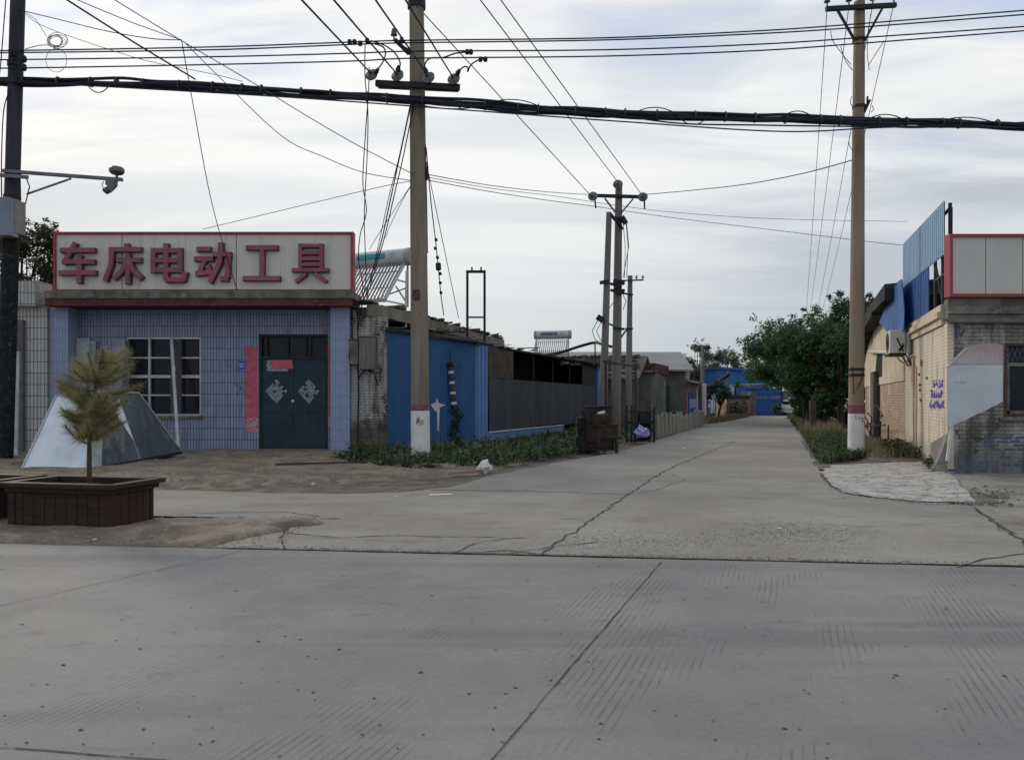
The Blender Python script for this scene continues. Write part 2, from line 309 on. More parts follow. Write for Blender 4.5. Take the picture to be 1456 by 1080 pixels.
def alley_mat():
    m, nt, b, co, tc = newmat('alley_concrete')
    n1 = noise(nt, co, .35, 8, .65); n2 = noise(nt, co, 22, 5, .7)
    cc = mixc(nt, step(nt, n1, .34, .68), (.215,.204,.186), (.30,.288,.262))
    sp = nd(nt, 'Mapping', None, Vector=co, Scale=(.5, 1.6, 1.0)).outputs[0]
    cc = mixc(nt, step(nt, noise(nt, sp, 1.5, 9, .72, .5), .52, .72), cc, (.155,.147,.135))
    cc = mixc(nt, mth(nt, 'MULTIPLY', step(nt, noise(nt, co, 1.3, 8, .66, 1.0), .60, .72), .55), cc, (.12,.112,.10))
    cc = mixc(nt, mth(nt, 'MULTIPLY', step(nt, noise(nt, co, 3.7, 8, .7, .5), .60, .70), .5), cc, (.36,.35,.33))
    gg = nd(nt, 'MapRange', None, Value=n2, To_Min=.72, To_Max=1.25).outputs[0]
    cc = mixc(nt, 1.0, cc, nd(nt, 'CombineXYZ', None, X=gg, Y=gg, Z=gg).outputs[0], 'MULTIPLY')
    finish(nt, b, cc, .85, n2, .4, .008, spec=.3); return m
mt['alley'] = alley_mat()

# ------------------------------------------------------------------ sky, sun, camera
SUN_AZ, SUN_EL = R(-42), R(27)          # left of the view axis, in front of the camera
w = bpy.data.worlds.new('World'); sc.world = w; w.use_nodes = True; nt = w.node_tree
bg = nt.nodes['Background']; bg.inputs[1].default_value = .1
sky = nd(nt, 'TexSky', {'sky_type': 'NISHITA', 'sun_disc': False, 'sun_elevation': SUN_EL, 'sun_rotation': SUN_AZ, 'air_density': 1.2, 'dust_density': 2.0, 'ozone_density': 1.5})
gen = nt.nodes.new('ShaderNodeTexCoord').outputs['Generated']
s = nd(nt, 'SeparateXYZ', None, Vector=gen)
zc = mth(nt, 'ADD', mth(nt, 'MAXIMUM', s.outputs[2], 0.0), .16)
pl = nd(nt, 'CombineXYZ', None, X=mth(nt, 'DIVIDE', s.outputs[0], zc), Y=mth(nt, 'DIVIDE', s.outputs[1], zc), Z=0.0).outputs[0]
pm = nd(nt, 'Mapping', None, Vector=pl, Scale=(.42, 1.5, 1.0), Rotation=(0, 0, R(10))).outputs[0]
n1 = noise(nt, pm, 1.25, 9, .56, .5); n2 = noise(nt, pm, .55, 4, .5, .3)
cl = mixc(nt, step(nt, n1, .38, .62), (5.0,5.5,6.3), (9.5,9.4,9.2))
bright = step(nt, s.outputs[2], .03, .38)
base = mixc(nt, bright, (4.95,5.4,5.85), cl)
fsun = nd(nt, 'VectorMath', {'operation': 'DOT_PRODUCT'}, _0=gen, _1=(math.sin(R(-8))*math.cos(R(24)), math.cos(R(-8))*math.cos(R(24)), math.sin(R(24)))).outputs[1]
base = mixc(nt, mth(nt, 'MULTIPLY', step(nt, fsun, .84, 1.0), .55), base, (9.5,9.45,9.2))
bk = step(nt, s.outputs[1], -.25, .35)
base = mixc(nt, mth(nt, 'SUBTRACT', 1.0, bk), base, (5.6,6.0,6.6))
def toward(px_, py_, a_, b_):
    d_ = V((px_-CX, F, HY-py_)).normalized()
    return step(nt, nd(nt, 'VectorMath', {'operation': 'DOT_PRODUCT'}, _0=gen, _1=tuple(d_)).outputs[1], math.cos(R(a_)), math.cos(R(b_)))
n3 = noise(nt, pm, 2.2, 7, .6, .6)
gap = mth(nt, 'MULTIPLY', mth(nt, 'MAXIMUM', mth(nt, 'MAXIMUM', toward(1370, 10, 11, 2), toward(960, -60, 9, 3)), mth(nt, 'MAXIMUM', toward(330, -40, 9, 2), toward(60, 60, 5, 1))), step(nt, n3, .36, .62))
fin = mixc(nt, mth(nt, 'MULTIPLY', gap, .85), base, (4.9,5.9,7.7))
fin = mixc(nt, .93, sky.outputs[0], fin)
nt.links.new(fin, bg.inputs[0])
sl = bpy.data.lights.new('sun', 'SUN'); sl.energy = 1.25; sl.angle = R(14); sl.color = (1.0, .90, .76)
so = bpy.data.objects.new('sun', sl); col.objects.link(so)
to = V((math.sin(SUN_AZ)*math.cos(SUN_EL), math.cos(SUN_AZ)*math.cos(SUN_EL), math.sin(SUN_EL)))
so.rotation_euler = to.to_track_quat('Z', 'Y').to_euler(); so.location = to*60
cam = bpy.data.cameras.new('camera'); co_ = bpy.data.objects.new('camera', cam); col.objects.link(co_)
co_.location = (0, 0, H); co_.rotation_euler = (R(90), 0, 0)
cam.sensor_width = 36; cam.lens = 36*F/1456; cam.shift_y = (HY-540)/1456; cam.clip_end = 2000; cam.clip_start = .05
sc.camera = co_
sc.view_settings.view_transform = 'Standard'; sc.view_settings.look = 'None'; sc.view_settings.exposure = 0.1; sc.view_settings.gamma = 1

# ------------------------------------------------------------------ the ground
def jag(pts, n=5, a=.06):
    out = []
    for i in range(len(pts)):
        p, q = pts[i], pts[(i+1) % len(pts)]
        for k in range(n):
            t = k/n; r = p.lerp(q, t)
            if k: r = r + V((U(-a, a), U(-a, a), 0)) * min(1, (q-p).length/2)
            out.append(r)
    return out
def sheet(name, pts, z, m):
    mb = MB(); mb.poly([(p.x, p.y, z) for p in pts]); o = mb.build(name, m)
    return struct(o)
o = MB().poly([(-300,-120,-.03),(300,-120,-.03),(300,500,-.03),(-300,500,-.03)]).build('ground', mt['earth']); struct(o)
EA, EB = G(0, 772), G(1456, 806)
ed = (EB-EA).normalized()
def edge(t): return EA + ed*t        # along the kerbless edge of the main road
sheet('main_road', [edge(-40), edge(-3)] + [edge(t*.35)+V((0, U(-.012, .012), 0)) for t in range(-8, 40)] + [edge(60), V((60,-40,0)), V((-60,-40,0))], 0.0, mt['road'])
LA = .36                              # the alley runs off at x = c + .36 y
al = [G(300,779), G(330,770), G(405,756), G(425,742), G(450,736), G(330,736), G(235,734), G(100,734), G(-140,734), G(-140,698), G(100,697), G(235,697), G(380,701), G(470,702), G(560,701), G(640,693),
      G(700,676), G(760,664), G(800,656), G(850,648), G(888,640), G(930,627), G(1000,604.5), G(1045,597), G(1072,590.6), G(1121,590.6), G(1130,607), G(1138,621), G(1152,650), G(1164,668), G(1190,697), G(1222,702), G(1385,720), G(1456,780), G(1500,790), G(1540,808)]
al = jag(al, 6, .07)
al = [p for p in al if p.y > edge(0).y + (p.x-EA.x)*ed.y/ed.x + .012]
sheet('alley_road', al + [edge(10.2)+V((0,.006,0)), edge(2.1)+V((0,.006,0))], .006, mt['alley'])
sheet('forecourt', [edge(8.6)+V((0,.25,0)), edge(16)+V((0,.3,0)), V((20,15.2,0)), V((8.0,15.2,0)), V((7.0,12.6,0)), G(1385,722)], -.004, mt['rough_conc'])
sheet('cement_patch', jag([G(1166,672), G(1185,662), G(1230,660), G(1310,657), G(1335,668), G(1352,676), G(1390,716), G(1300,714), G(1235,707), G(1200,702), G(1180,692)], 6, .05), .020, mt['white_cement'])
def bumpy(name, x0, x1, y0, y1, n, m, amp, inside, base=0.0):
    mb = MB(); nx, ny = n; from mathutils import noise as mn
    def zz(x, y):
        e = max(0, min(1, inside(x, y)))
        return base + e*(.02 + amp*(.5+mn.fractal(V((x*1.1, y*1.9, 3)), 1, 2, 5)) ) - (1-e)*.04
    g = [[(x0+(x1-x0)*i/nx, y0+(y1-y0)*j/ny) for i in range(nx+1)] for j in range(ny+1)]
    mb.add([(x, y, zz(x, y)) for r in g for x, y in r], [(j*(nx+1)+i, j*(nx+1)+i+1, (j+1)*(nx+1)+i+1, (j+1)*(nx+1)+i) for j in range(ny) for i in range(nx)])
    return struct(mb.build(name, m, smooth=True))
from mathutils import noise as MN
yd = lambda x: 12.75 + max(0, (x+4.2))*.55 + .9*MN.fractal(V((x*.9, 2, 7)), .8, 2, 6)
bumpy('dirt_yard', -16, 1.2, 12.0, 21.3, (190, 100), mt['dirt'], .055, lambda x, y: min((y-yd(x)+.5*MN.noise(V((x*3,y*3,1))))/.45, (.9+.36*(y-19)-x)/.4))
bumpy('dirt_verge', -7.5, -2.0, 7.3, 9.9, (90, 60), mt['dirt'], .05, lambda x, y: min((y-7.62+.115*(x+5))/.10, (9.1+.12*MN.noise(V((x*3,y*3,4)))-y)/.15, (-2.3+.5*MN.noise(V((x*2.5,y*4,9)))-x-(.55*(8.4-y)))/.25))
bumpy('earth_bank', 6.2, 12.4, 15.5, 31, (60, 80), mt['earth'], .12, lambda x, y: min((3.0+LA*y-x)/.5+1, (x-(1.35+.37*y))/.5, (y-17.0)/1.2), .04)
# cracks and joints
ck = MB()
def crack(pts, wd, z, wob=.05, n=14):
    pts = [V(p) for p in pts]; line = []
    for a, b in zip(pts, pts[1:]):
        k = max(2, int((b-a).length*n/2)); d = (b-a).normalized(); s_ = V((-d.y, d.x, 0))
        line += [a.lerp(b, i/k) + s_*U(-wob, wob)*.75*(1 if 0 < i else 0) for i in range(k)]
    line.append(pts[-1])
    for a, b in zip(line, line[1:]):
        d = (b-a)
        if d.length < 1e-4: continue
        s_ = V((-d.y, d.x, 0)).normalized(); w0, w1 = wd*U(.2, .85), wd*U(.2, .85)
        ck.add([a-s_*w0/2+V((0,0,z)), a+s_*w0/2+V((0,0,z)), b+s_*w1/2+V((0,0,z)), b-s_*w1/2+V((0,0,z))], [(0,3,2,1)])
crack([G(690,1090), G(940,799)], .013, .004, .006)
crack([G(-30,868), G(342,784)], .010, .004, .004)
crack([G(-40,1062), G(80,1068), G(170,1076), G(300,1088)], .016, .004, .012)
crack([edge(t) for t in (-4,0,2,4,6,8,10,14)], .030, .010, .012, 12)
crack([G(770,789), G(835,742), G(900,700), G(940,672), G(985,652), G(1045,628)], .05, .010, .06)
crack([G(610,697), G(700,698), G(800,700), G(895,703)], .05, .010, .05)
crack([G(405,757), G(480,765), G(560,762), G(650,764), G(750,766)], .03, .010, .05)
crack([G(640,788), G(690,770), G(745,764)], .025, .010, .05)
crack([G(725,787), G(800,776), G(850,771)], .03, .010, .05)
crack([G(660,787), G(720,783), G(775,790)], .035, .010, .03)
crack([G(235,733), G(330,729), G(400,728), G(455,735)], .03, .012, .05)
crack([G(400,757), G(418,745), G(398,765), G(404,782)], .03, .010, .04)
crack([G(1360,806), G(1400,795), G(1456,788)], .04, .010, .04)
crack([G(1385,722), G(1425,750), G(1456,772), G(1480,790)], .06, .010, .05)
crack([G(945,672), G(975,682), G(930,698), G(895,703)], .02, .010, .04)
crack([G(1100,620), G(1148,640)], .02, .010, .04)
crack([G(905,703), G(1000,704), G(1150,692)], .012, .010, .05)
crack([G(1166,673), G(1182,693), G(1205,703), G(1300,716), G(1390,718)], .07, .024, .05)
struct(ck.build('road_crack', mt['crack']))
pit = MB()
for k in range(420):
    Y = U(2.9, 7.3); x = U(-.75, .75)*Y
    if Y > edge(0).y + (x-EA.x)*ed.y/ed.x - .1: continue
    r = U(.003, .009)*random.choice((1,1,1,1.6)); a0 = U(0, 6)
    pit.poly([(x+r*U(.6,1.3)*math.cos(a0+i*1.05), Y+r*U(.5,1.1)*math.sin(a0+i*1.05), .0035) for i in range(6)])
struct(pit.build('road_pit', mt['crack']))
def pebbles(name, region, n, r0, r1, m, label, cat):
    mb = MB()
    for k in range(n):
        p = region(); r = U(r0, r1); q = [V((U(.6,1)*r*a, U(.6,1)*r*b, r*.6*c)) for a, b, c in ((1,0,0),(-1,0,0),(0,1,0),(0,-1,0),(0,0,1))]
        mb.add([p+x for x in q], [(0,2,4),(2,1,4),(1,3,4),(3,0,4)])
    return tag(mb.build(name, m), label, cat, kind='stuff')
def gpt(cx, cy, sx, sy):
    while True:
        x, y = random.gauss(cx, sx), random.gauss(cy, sy)
        if 700 < y < 797: return G(x, y, .007)
pebbles('loose_gravel', lambda: random.choice((lambda: gpt(1130,757,75,11), lambda: gpt(1130,757,60,9), lambda: gpt(900,768,70,8), lambda: gpt(1020,770,170,12)))(), 3200, .003, .010, mt['gravel'], 'scatter of loose grey gravel on the broken alley mouth', 'gravel')
def rub():
    x = U(-13, -1.2); return V((x, U(yd(x)-.1, 20.6), .05))
pebbles('yard_rubble', rub, 900, .012, .05, mt['dirt'], 'small clods and stones strewn over the dirt yard', 'rubble')
def cpt():
    t_ = random.random(); a_ = random.choice(((1166,673,1182,693),(1182,693,1205,703),(1205,703,1300,716),(1300,716,1390,718),(1310,658,1390,716),(1185,662,1310,657))); return G(a_[0]+(a_[2]-a_[0])*t_+random.gauss(0,6), a_[1]+(a_[3]-a_[1])*t_+random.gauss(0,2.2), .02)
pebbles('cement_crumbs', cpt, 1300, .004, .015, mt['white_cement'], 'white cement crumbs around the rim of the cement patch', 'rubble')
pebbles('cement_lumps', lambda: G(U(1190,1370), U(665,713), .022), 450, .004, .014, mt['grey_conc'], 'grey lumps strewn on the white cement patch', 'rubble')
pebbles('patch_rubble', lambda: G(U(1330,1456)+U(-20,20), U(690,722), .0).lerp(G(1395,712), U(0,.9)), 350, .015, .05, mt['grey_conc'], 'grey stone crumbs at the right end of the white cement patch', 'rubble')

def edgep():
    t_ = U(-2, 14); return edge(t_)+V((0, abs(random.gauss(0, .07))+.012, .008))
pebbles('edge_grit', edgep, 2600, .003, .012, mt['dirt'], 'line of grit and crumbs along the joint between road and alley', 'grit')
def vrg():
    x = U(-6.6, -2.2); return V((x, U(7.72-.115*(x+5), 9.2), .02))
pebbles('verge_rubble', vrg, 1100, .005, .022, mt['dirt'], 'small clods and stones on the dirt around the planter', 'rubble')
def alg():
    Y = U(14, 40); return V((-3.6+LA*(Y-12)+1.1+random.gauss(0, .25) if Y < 20 else 2.55+LA*(Y-20.3)+random.gauss(0, .25), Y, .012))
pebbles('alley_grit', alg, 1500, .005, .022, mt['dirt'], 'dirt crumbs along the left edge of the alley concrete', 'grit')

# ------------------------------------------------------------------ helper for front walls with openings
def wall_xz(mb, x0, x1, z0, z1, y0, y1, holes):
    xs = sorted({x0, x1, *[h[0] for h in holes], *[h[1] for h in holes]})
    for a, b in zip(xs, xs[1:]):
        m_ = (a+b)/2; hs = sorted([(h[2], h[3]) for h in holes if h[0] < m_ < h[1]]); z = z0
        for lo, hi in hs:
            if lo > z + 1e-4: mb.box(a, b, y0, y1, z, lo)
            z = hi
        if z1 > z + 1e-4: mb.box(a, b, y0, y1, z, z1)

# ------------------------------------------------------------------ the tool shop
YP, YW = 20.6, 21.1
shop = thing('tool_shop', 'single storey blue tiled shop with teal double door and red door couplets', 'shop', (-8.3, YP, 0))
xl, xr = X(70, YP), X(497, YP)
dx0, dx1, dz1 = X(368, YW), X(466, YW), Z(475, YW)
wx0, wx1, wz0, wz1 = X(178, YW), X(286, YW), Z(591, YW), Z(479, YW)
mb = MB(); wall_xz(mb, xl+.3, xr-.3, -.1, 3.85, YW, YW+.25, [(dx0, dx1, -.1, dz1), (wx0, wx1, wz0, wz1)]); mb.build('wall', mt['tile_blue'], shop)
for a, b in ((xl, X(97, YP)), (X(470, YP), xr)):
    MB().box(a, b, YP, YW+.25, -.1, 3.85).build('pillar', mt['tile_pillar'], shop)
# slab over the porch, concrete on top of a worn red edge
mb = MB(); mb.box(X(64, 20.2), X(499, 20.2), 20.2, YW+.3, 3.853, 4.04); mb.build('canopy_edge', mt['red_edge'], shop)
mb = MB(); mb.box(X(64, 20.2)-.03, X(500, 20.2)+.03, 20.17, YW+.3, 4.043, 4.24); mb.build('canopy_slab', mt['grey_conc'], shop)
# brick end pier with the meters, side wall, roof
xb = X(537, 20.8)
MB().slab([(xr+.003, 20.75), (xb, 20.75), (xb+.2, 21.3), (xr+.003, 21.3)], -.1, 3.80).build('brick_pier', mt['brick_pillar'], shop)
sx = lambda Y: -3.75 + LA*(Y-20.8)
MB().slab([(sx(21.31)-.3, 21.31), (sx(21.31), 21.31), (sx(29.9), 29.9), (sx(29.9)-.3, 29.9)], -.1, 3.36).build('side_wall', mt['brick_old'], shop)
MB().slab([(sx(29.9)-.31, 29.6), (sx(29.9)-.31, 29.9), (xl+3.3, 29.9), (xl+3.3, 29.6)], -.1, 3.36).build('rear_wall', mt['brick_old'], shop)
MB().slab([(xl, 21.36), (xl+.25, 21.36), (xl+3.5, 29.9), (xl+3.2, 29.9)], -.1, 3.36).build('end_wall', mt['brick_old'], shop)
mb = MB()
for k in range(9):       # edge beam cast in lengths
    a, b = 20.70+k*1.03, 20.70+(k+1)*1.03-.02
    mb.slab([(sx(a)-.1, a), (sx(a)+.16, a), (sx(b)+.16, b), (sx(b)-.1, b)], 3.64-.028*k+U(-.012,.012), 3.96-.030*k+U(-.02,.02))
mb.build('edge_beam', mt['beam_conc'], shop)
MB().hexa([(xl-.05, 21.42, 3.7), (sx(21.42)-.12, 21.42, 3.7), (sx(29.9)-.12, 29.9, 3.4), (xl+3.2, 29.9, 3.4), (xl-.05, 21.42, 3.96), (sx(21.42)-.12, 21.42, 3.96), (sx(29.9)-.12, 29.9, 3.69), (xl+3.2, 29.9, 3.69)]).build('roof', mt['grey_conc'], shop)
mb = MB()
for k in range(30):      # broken tile courses along the roof edge
    Y = 20.7+k*.318; x = sx(Y)+U(-.02, .24); z = 3.99-.029*(Y-20.7)+U(0, .05); l = U(.25, .5)
    t = V((U(-.08,.08), U(-.08,.08), U(-.05,.06)))
    for j in range(random.choice((1,1,2))):
        mb.bar(V((x-l, Y, z+j*.05)), V((x+.02, Y+U(-.05,.05), z+.02+j*.05))+t, U(.22,.36), .035)
tag(mb.build('roof_edge_tiles', mt['roof_tile'], shop), kind='stuff')
# window with frame, bars and panes
wn = MB(); t = .055
for a, b, c, d in ((wx0, wx1, wz1-t, wz1), (wx0, wx1, wz0, wz0+t), (wx0, wx0+t, wz0+t, wz1-t), (wx1-t, wx1, wz0+t, wz1-t)):
    wn.box(a, b, YW+.03, YW+.14, c, d)
mx0, mx1 = X(242, YW), X(257, YW)
zs = [wz0+t+(wz1-wz0-2*t)*k/4 for k in range(5)]; xm = (wx0+t+mx0)/2
for k in (1, 2, 3):
    hh = .022 if k != 2 else .042
    wn.box(wx0+t, mx0, YW+.04, YW+.12, zs[k]-hh, zs[k]+hh); wn.box(mx1, wx1-t, YW+.04, YW+.12, zs[k]-hh, zs[k]+hh)
wn.box(xm-.03, xm+.03, YW+.036, YW+.125, wz0+t, wz1-t)
wo = wn.build('window', mt['alu'], shop)
MB().box(mx0, mx1, YW+.02, YW+.16, wz0+t, wz1-t).build('mullion', basic('purplish_post', (.10,.085,.11), (.08,.068,.09)), wo)
MB().box(wx0+.02, wx1-.02, YW+.15, YW+.17, wz0+.02, wz1-.02).build('pane', mt['glass'], wo)
MB().box(wx0-.06, wx1+.06, YW-.06, YW-.003, wz0-.07, wz0-.003).build('sill', mt['grey_conc'], wo)
# double door
dm = (dx0+dx1)/2; tz = Z(508, YW)
for a, b in ((dx0+.07, dm-.006), (dm+.006, dx1-.07)):
    mb = MB().box(a, b, YW+.07, YW+.12, .02, tz-.05)
    for q in (.12, tz*.42, tz-.16): mb.box(a+.05, b-.05, YW+.055, YW+.069, q, q+.03)
    mb.build('door_leaf', mt['door'], shop)
mb = MB()
for a, b, c, d in ((dx0+.003, dx0+.067, 0, dz1-.003), (dx1-.067, dx1-.003, 0, dz1-.003), (dx0+.07, dx1-.07, tz-.045, tz+.03), (dx0+.07, dx1-.07, dz1-.07, dz1-.003)):
    mb.box(a, b, YW+.03, YW+.16, c, d)
for px_ in (377, 407, 432, 439): mb.box(X(px_, YW), X(px_, YW)+.05, YW+.06, YW+.12, tz+.033, dz1-.073)
mb.build('door_frame', mt['door_frame'], shop)
MB().box(dx0+.07, dx1-.07, YW+.13, YW+.15, tz+.033, dz1-.073).build('transom_pane', mt['glass'], shop)
MB().lathe((dm-.03+.0, YW+.068, Z(570, YW)), (0,-1,0), [(0,.03),(.03,.045),(.05,.02)], 10).build('handle', mt['white'], shop)
MB().box(dx0-.1, dx1+.25, YP-.05, YW+.05, -.05, .055).build('doorstep', mt['rough_conc'], shop)
# paper on and beside the door
def paper(name, x0, x1, z0, z1, y, m, jig=.02, th=.004, label=None):
    n = 9; L = []; Rr = []
    for k in range(n+1):
        z = z0+(z1-z0)*k/n; L.append((x0+U(-jig,jig), y, z)); Rr.append((x1+U(-jig,jig), y, z))
    o = MB().prism(Rr + L[::-1], (0, th, 0)).build(name, m, shop)
    if label: o['label'] = label
    return o
cx0, cx1 = X(349, YW), X(367, YW)
paper('couplet', cx0, cx1, Z(594, YW), Z(492, YW), YW-.009, mt['red_paper'], .012)
paper('couplet_remnant', cx0, cx1, Z(614, YW), Z(593.5, YW), YW-.007, mt['red_torn'], .03)
paper('couplet', X(465.3, YW)+.025, X(470, YW)-.01, Z(592, YW), Z(490, YW), YW-.009, mt['red_paper'], .008)
paper('couplet_remnant', X(465.3, YW)+.025, X(470, YW)-.01, Z(607, YW), Z(592, YW), YW-.007, mt['red_torn'], .01)
paper('door_banner', X(385, YW), X(415.5, YW), Z(524, YW), Z(511.5, YW), YW+.046, mt['red_paper'], .03, label='torn red banner pasted on the left door leaf')
paper('banner_scrap', X(378.5, YW), X(408, YW), Z(527.5, YW), Z(512, YW), YW+.052, mt['silver_paper'], .03)
for cx_, dz in ((393, 0), (439, 0)):
    c = P(cx_, 556, YW+.05); a = .42
    mb = MB()
    for i in range(6):
        for j in range(6):
            if random.random() < .13: continue
            u0, v0 = -a/2+a*i/6, -a/2+a*j/6; q = a/6-.004
            pts = [(u0,v0),(u0+q,v0),(u0+q,v0+q),(u0,v0+q)]
            mb.prism([(c.x+(u-v)*.72+U(-.006,.006), YW+.046, c.z+(u+v)*.82+U(-.006,.006)) for u, v in pts][::-1], (0,.006,0))
    mb.build('torn_diamond_paper', mt['silver_paper'], shop)
MB().box(X(339, YW), X(348.5, YW), YW-.014, YW-.002, Z(525, YW), Z(513, YW)).build('number_plate', mt['plate'], shop)
mb = MB()
for k in range(2): mb.box(X(340.5, YW), X(347, YW), YW-.017, YW-.0145, Z(517.5+k*3.5, YW)-.012, Z(517.5+k*3.5, YW)+.012)
mb.build('number_plate_line', mt['white'], shop)
for px_, py_ in ((324,518),(327,520),(334,545),(338,548),(342,552),(338,560)):
    c = P(px_, py_, YW); MB().box(c.x-.008, c.x+.008, YW-.006, YW-.002, c.z-.05, c.z+.05).build('ink_mark', mt['crack'], shop)
# meter cabinets on the pier
def cab(px0, px1, py0, py1, d, m):
    mb = MB().box(X(px0, 20.7), X(px1, 20.7), 20.745-d, 20.745, Z(py1, 20.7), Z(py0, 20.7))
    mb.box(X(px0, 20.7)-.02, X(px1, 20.7)+.02, 20.745-d-.03, 20.745-.005, Z(py0, 20.7)+.003, Z(py0, 20.7)+.03)
    o = mb.build('meter_box', m, shop, bevel=.008); return o
cab(498, 511, 484, 518, .2, basic('grey_box', (.17,.165,.15), (.12,.115,.1), 3)); o2 = cab(513, 534, 480, 525, .28, basic('greenish_box', (.20,.205,.17), (.13,.135,.11), 3, c3=(.07,.07,.06), c3t=.6, stretch=(3,3,.4)))
mb = MB()
for a, b in ((500, 636), (508, 640)): mb.tube([P(a, 440, 20.68), P(a+1, 484, 20.68)], .018, 6)
mb.tube([P(509, 518, 20.68), P(510, 560, 20.69), P(508, 636, 20.69)], .022, 6)
mb.tube([P(520, 525, 20.66), P(511, 535, 20.66), P(510, 540, 20.68)], .02, 6); mb.tube([P(522, 525, 20.66), P(532, 530, 20.66), P(538, 548, 20.7)], .02, 6)
mb.tube([P(500, 488, 20.6), P(496, 505, 20.5), P(499, 520, 20.6)], .012, 5)
mb.tube([P(536, 474, 20.7), P(546, 480, 21.2), P(548, 515, 21.3), P(540, 530, 20.8), P(524, 528, 20.6)], .014, 5)
mb.build('meter_cable', mt['wire'], shop, smooth=True)
MB().tube([P(578, 385, 23), P(577, 430, 22.9), P(577, 465, 22.4)], .03, 8).build('drain_pipe', mt['white'], shop)

# shop sign board with six raised characters
YS = 20.35
sg = thing('shop_sign', 'long pale roof sign with red frame and six raised red characters', 'sign', (X(290, YS), YS, 4.24))
x0, x1, z0, z1 = X(77, YS), X(503, YS), Z(415, YS), Z(330, YS)
MB().box(x0+.06, x1-.06, YS, YS+.12, z0+.06, z1-.06).build('panel', mt['sign_face'], sg)
mb = MB()
for a, b, c, d in ((x0, x1, z0, z0+.062), (x0, x1, z1-.062, z1), (x0, x0+.062, z0+.062, z1-.062), (x1-.075, x1, z0+.062, z1-.062)): mb.box(a, b, YS-.05, YS+.2, c, d)
mb.build('frame', mt['sign_red'], sg)
for px_ in (173.5, 336): MB().box(X(px_, YS)-.008, X(px_, YS)+.008, YS-.004, YS-.0005, z0+.063, z1-.063).build('panel_seam', mt['crack'], sg)
for k in range(5):
    mb = MB(); x = x0+.5+k*(x1-x0-1)/4; mb.bar((x, YS+.16, 4.2), (x, YS+.16, z1-.1), .05); mb.bar((x, YS+.18, z1-.3), (x, YS+1.3, 4.05), .04); mb.build('bracing', mt['iron'], sg)
GL = [  # strokes of each character on a unit square: lists of points
 [[(.03,.83),(.97,.83)], [(.42,1.0),(.30,.78),(.13,.50)], [(.10,.52),(.96,.52)], [(0,.23),(1,.23)], [(.55,.68),(.55,-.04)]],
 [[(.60,1.0),(.60,.86)], [(.13,.85),(1.0,.85)], [(.20,.88),(.17,.45),(.02,.04)], [(.34,.57),(1.0,.57)], [(.64,.74),(.64,-.06)], [(.60,.52),(.48,.28),(.28,.10)], [(.68,.52),(.80,.28),(1.0,.10)]],
 [[(.10,.88),(.10,.24)], [(.84,.88),(.84,.24)], [(.10,.82),(.84,.82)], [(.10,.56),(.84,.56)], [(.10,.30),(.84,.30)], [(.46,1.0),(.46,.06)], [(.46,.04),(.96,.04)], [(.95,.04),(1.0,.24)]],
 [[(.07,.86),(.43,.86)], [(0,.60),(.50,.60)], [(.28,.56),(.10,.20)], [(.04,.20),(.46,.25)], [(.36,.42),(.50,.08)], [(.52,.72),(1.0,.72)], [(.94,.72),(.90,.10)], [(.92,.07),(.72,.07)], [(.72,1.0),(.70,.50),(.44,0.0)]],
 [[(.08,.90),(.94,.90)], [(.51,.86),(.51,.10)], [(0,.08),(1,.08)]],
 [[(.22,1.0),(.22,.32)], [(.80,1.0),(.80,.32)], [(.22,.95),(.80,.95)], [(.22,.76),(.80,.76)], [(.22,.60),(.80,.60)], [(.22,.45),(.80,.45)], [(0,.30),(1,.30)], [(.38,.20),(.10,0)], [(.64,.20),(.94,0)]]]
thk = {5: .115}
for gi, (strokes, pxc) in enumerate(zip(GL, (114, 178, 241, 305, 374, 443))):
    gx0, gw = X(pxc-25.5, YS), 51/F*YS; gz0, gh = Z(401, YS), 53/F*YS; mb = MB(); k = 0
    for st in strokes:
        for a, b in zip(st, st[1:]):
            pa, pb = V((gx0+a[0]*gw, 0, gz0+a[1]*gh)), V((gx0+b[0]*gw, 0, gz0+b[1]*gh))
            d = (pb-pa).normalized(); wd = thk.get(gi, .145)*gw; n_ = V((-d.z, 0, d.x))*wd/2; e = d*wd*.12
            if len(st) > 2: e = d*wd*.3
            yf = YS-.15-.0022*k; k += 1
            q = [pa-e-n_, pb+e-n_, pb+e+n_, pa-e+n_]; sh = .80
            c = (pa+pb)/2
            fr = [V((p.x, yf, p.z)) for p in [pa-e*.6-n_*sh, pb+e*.6-n_*sh, pb+e*.6+n_*sh, pa-e*.6+n_*sh]]
            bk_ = [V((p.x, yf+.03, p.z)) for p in q]; bb = [V((p.x, YS-.001, p.z)) for p in q]
            mb.add(fr + bk_, [(0,1,2,3)] + [(i, i+4, (i+1) % 4+4, (i+1) % 4) for i in range(4)], 0)
            mb.add(bk_ + bb, [(i, i+4, (i+1) % 4+4, (i+1) % 4) for i in range(4)], 1)
    mb.build('character', [mt['char_red'], mt['char_side']], sg)

# white tiled neighbour on the left
nb = thing('tiled_house', 'white tiled house with dark grout left of the blue shop', 'house', (-16, 20.4, 0))
YN = 20.5
MB().box(-26, xl-.01, YN, YN+.3, -.1, 3.85).build('wall', mt['tile_white'], nb)
MB().slab([(-26, YN-.25), (xl-.15, YN-.25), (xl-.15, YN+.5), (-26, YN+.5)], 3.853, 4.52).build('parapet', mt['tile_white'], nb)
MB().box(X(17, YN-.1), X(33, YN-.1), YN-.12, YN-.003, -.05, 3.5).build('pilaster', mt['wall_grey'], nb)
MB().box(-26, xl-.2, YN+.51, YN+14, 3.5, 3.85).build('roof', mt['grey_conc'], nb)
MB().box(-26, xl-.2, YN+13.6, YN+14, -.1, 3.49).build('rear_wall', mt['brick_old'], nb)

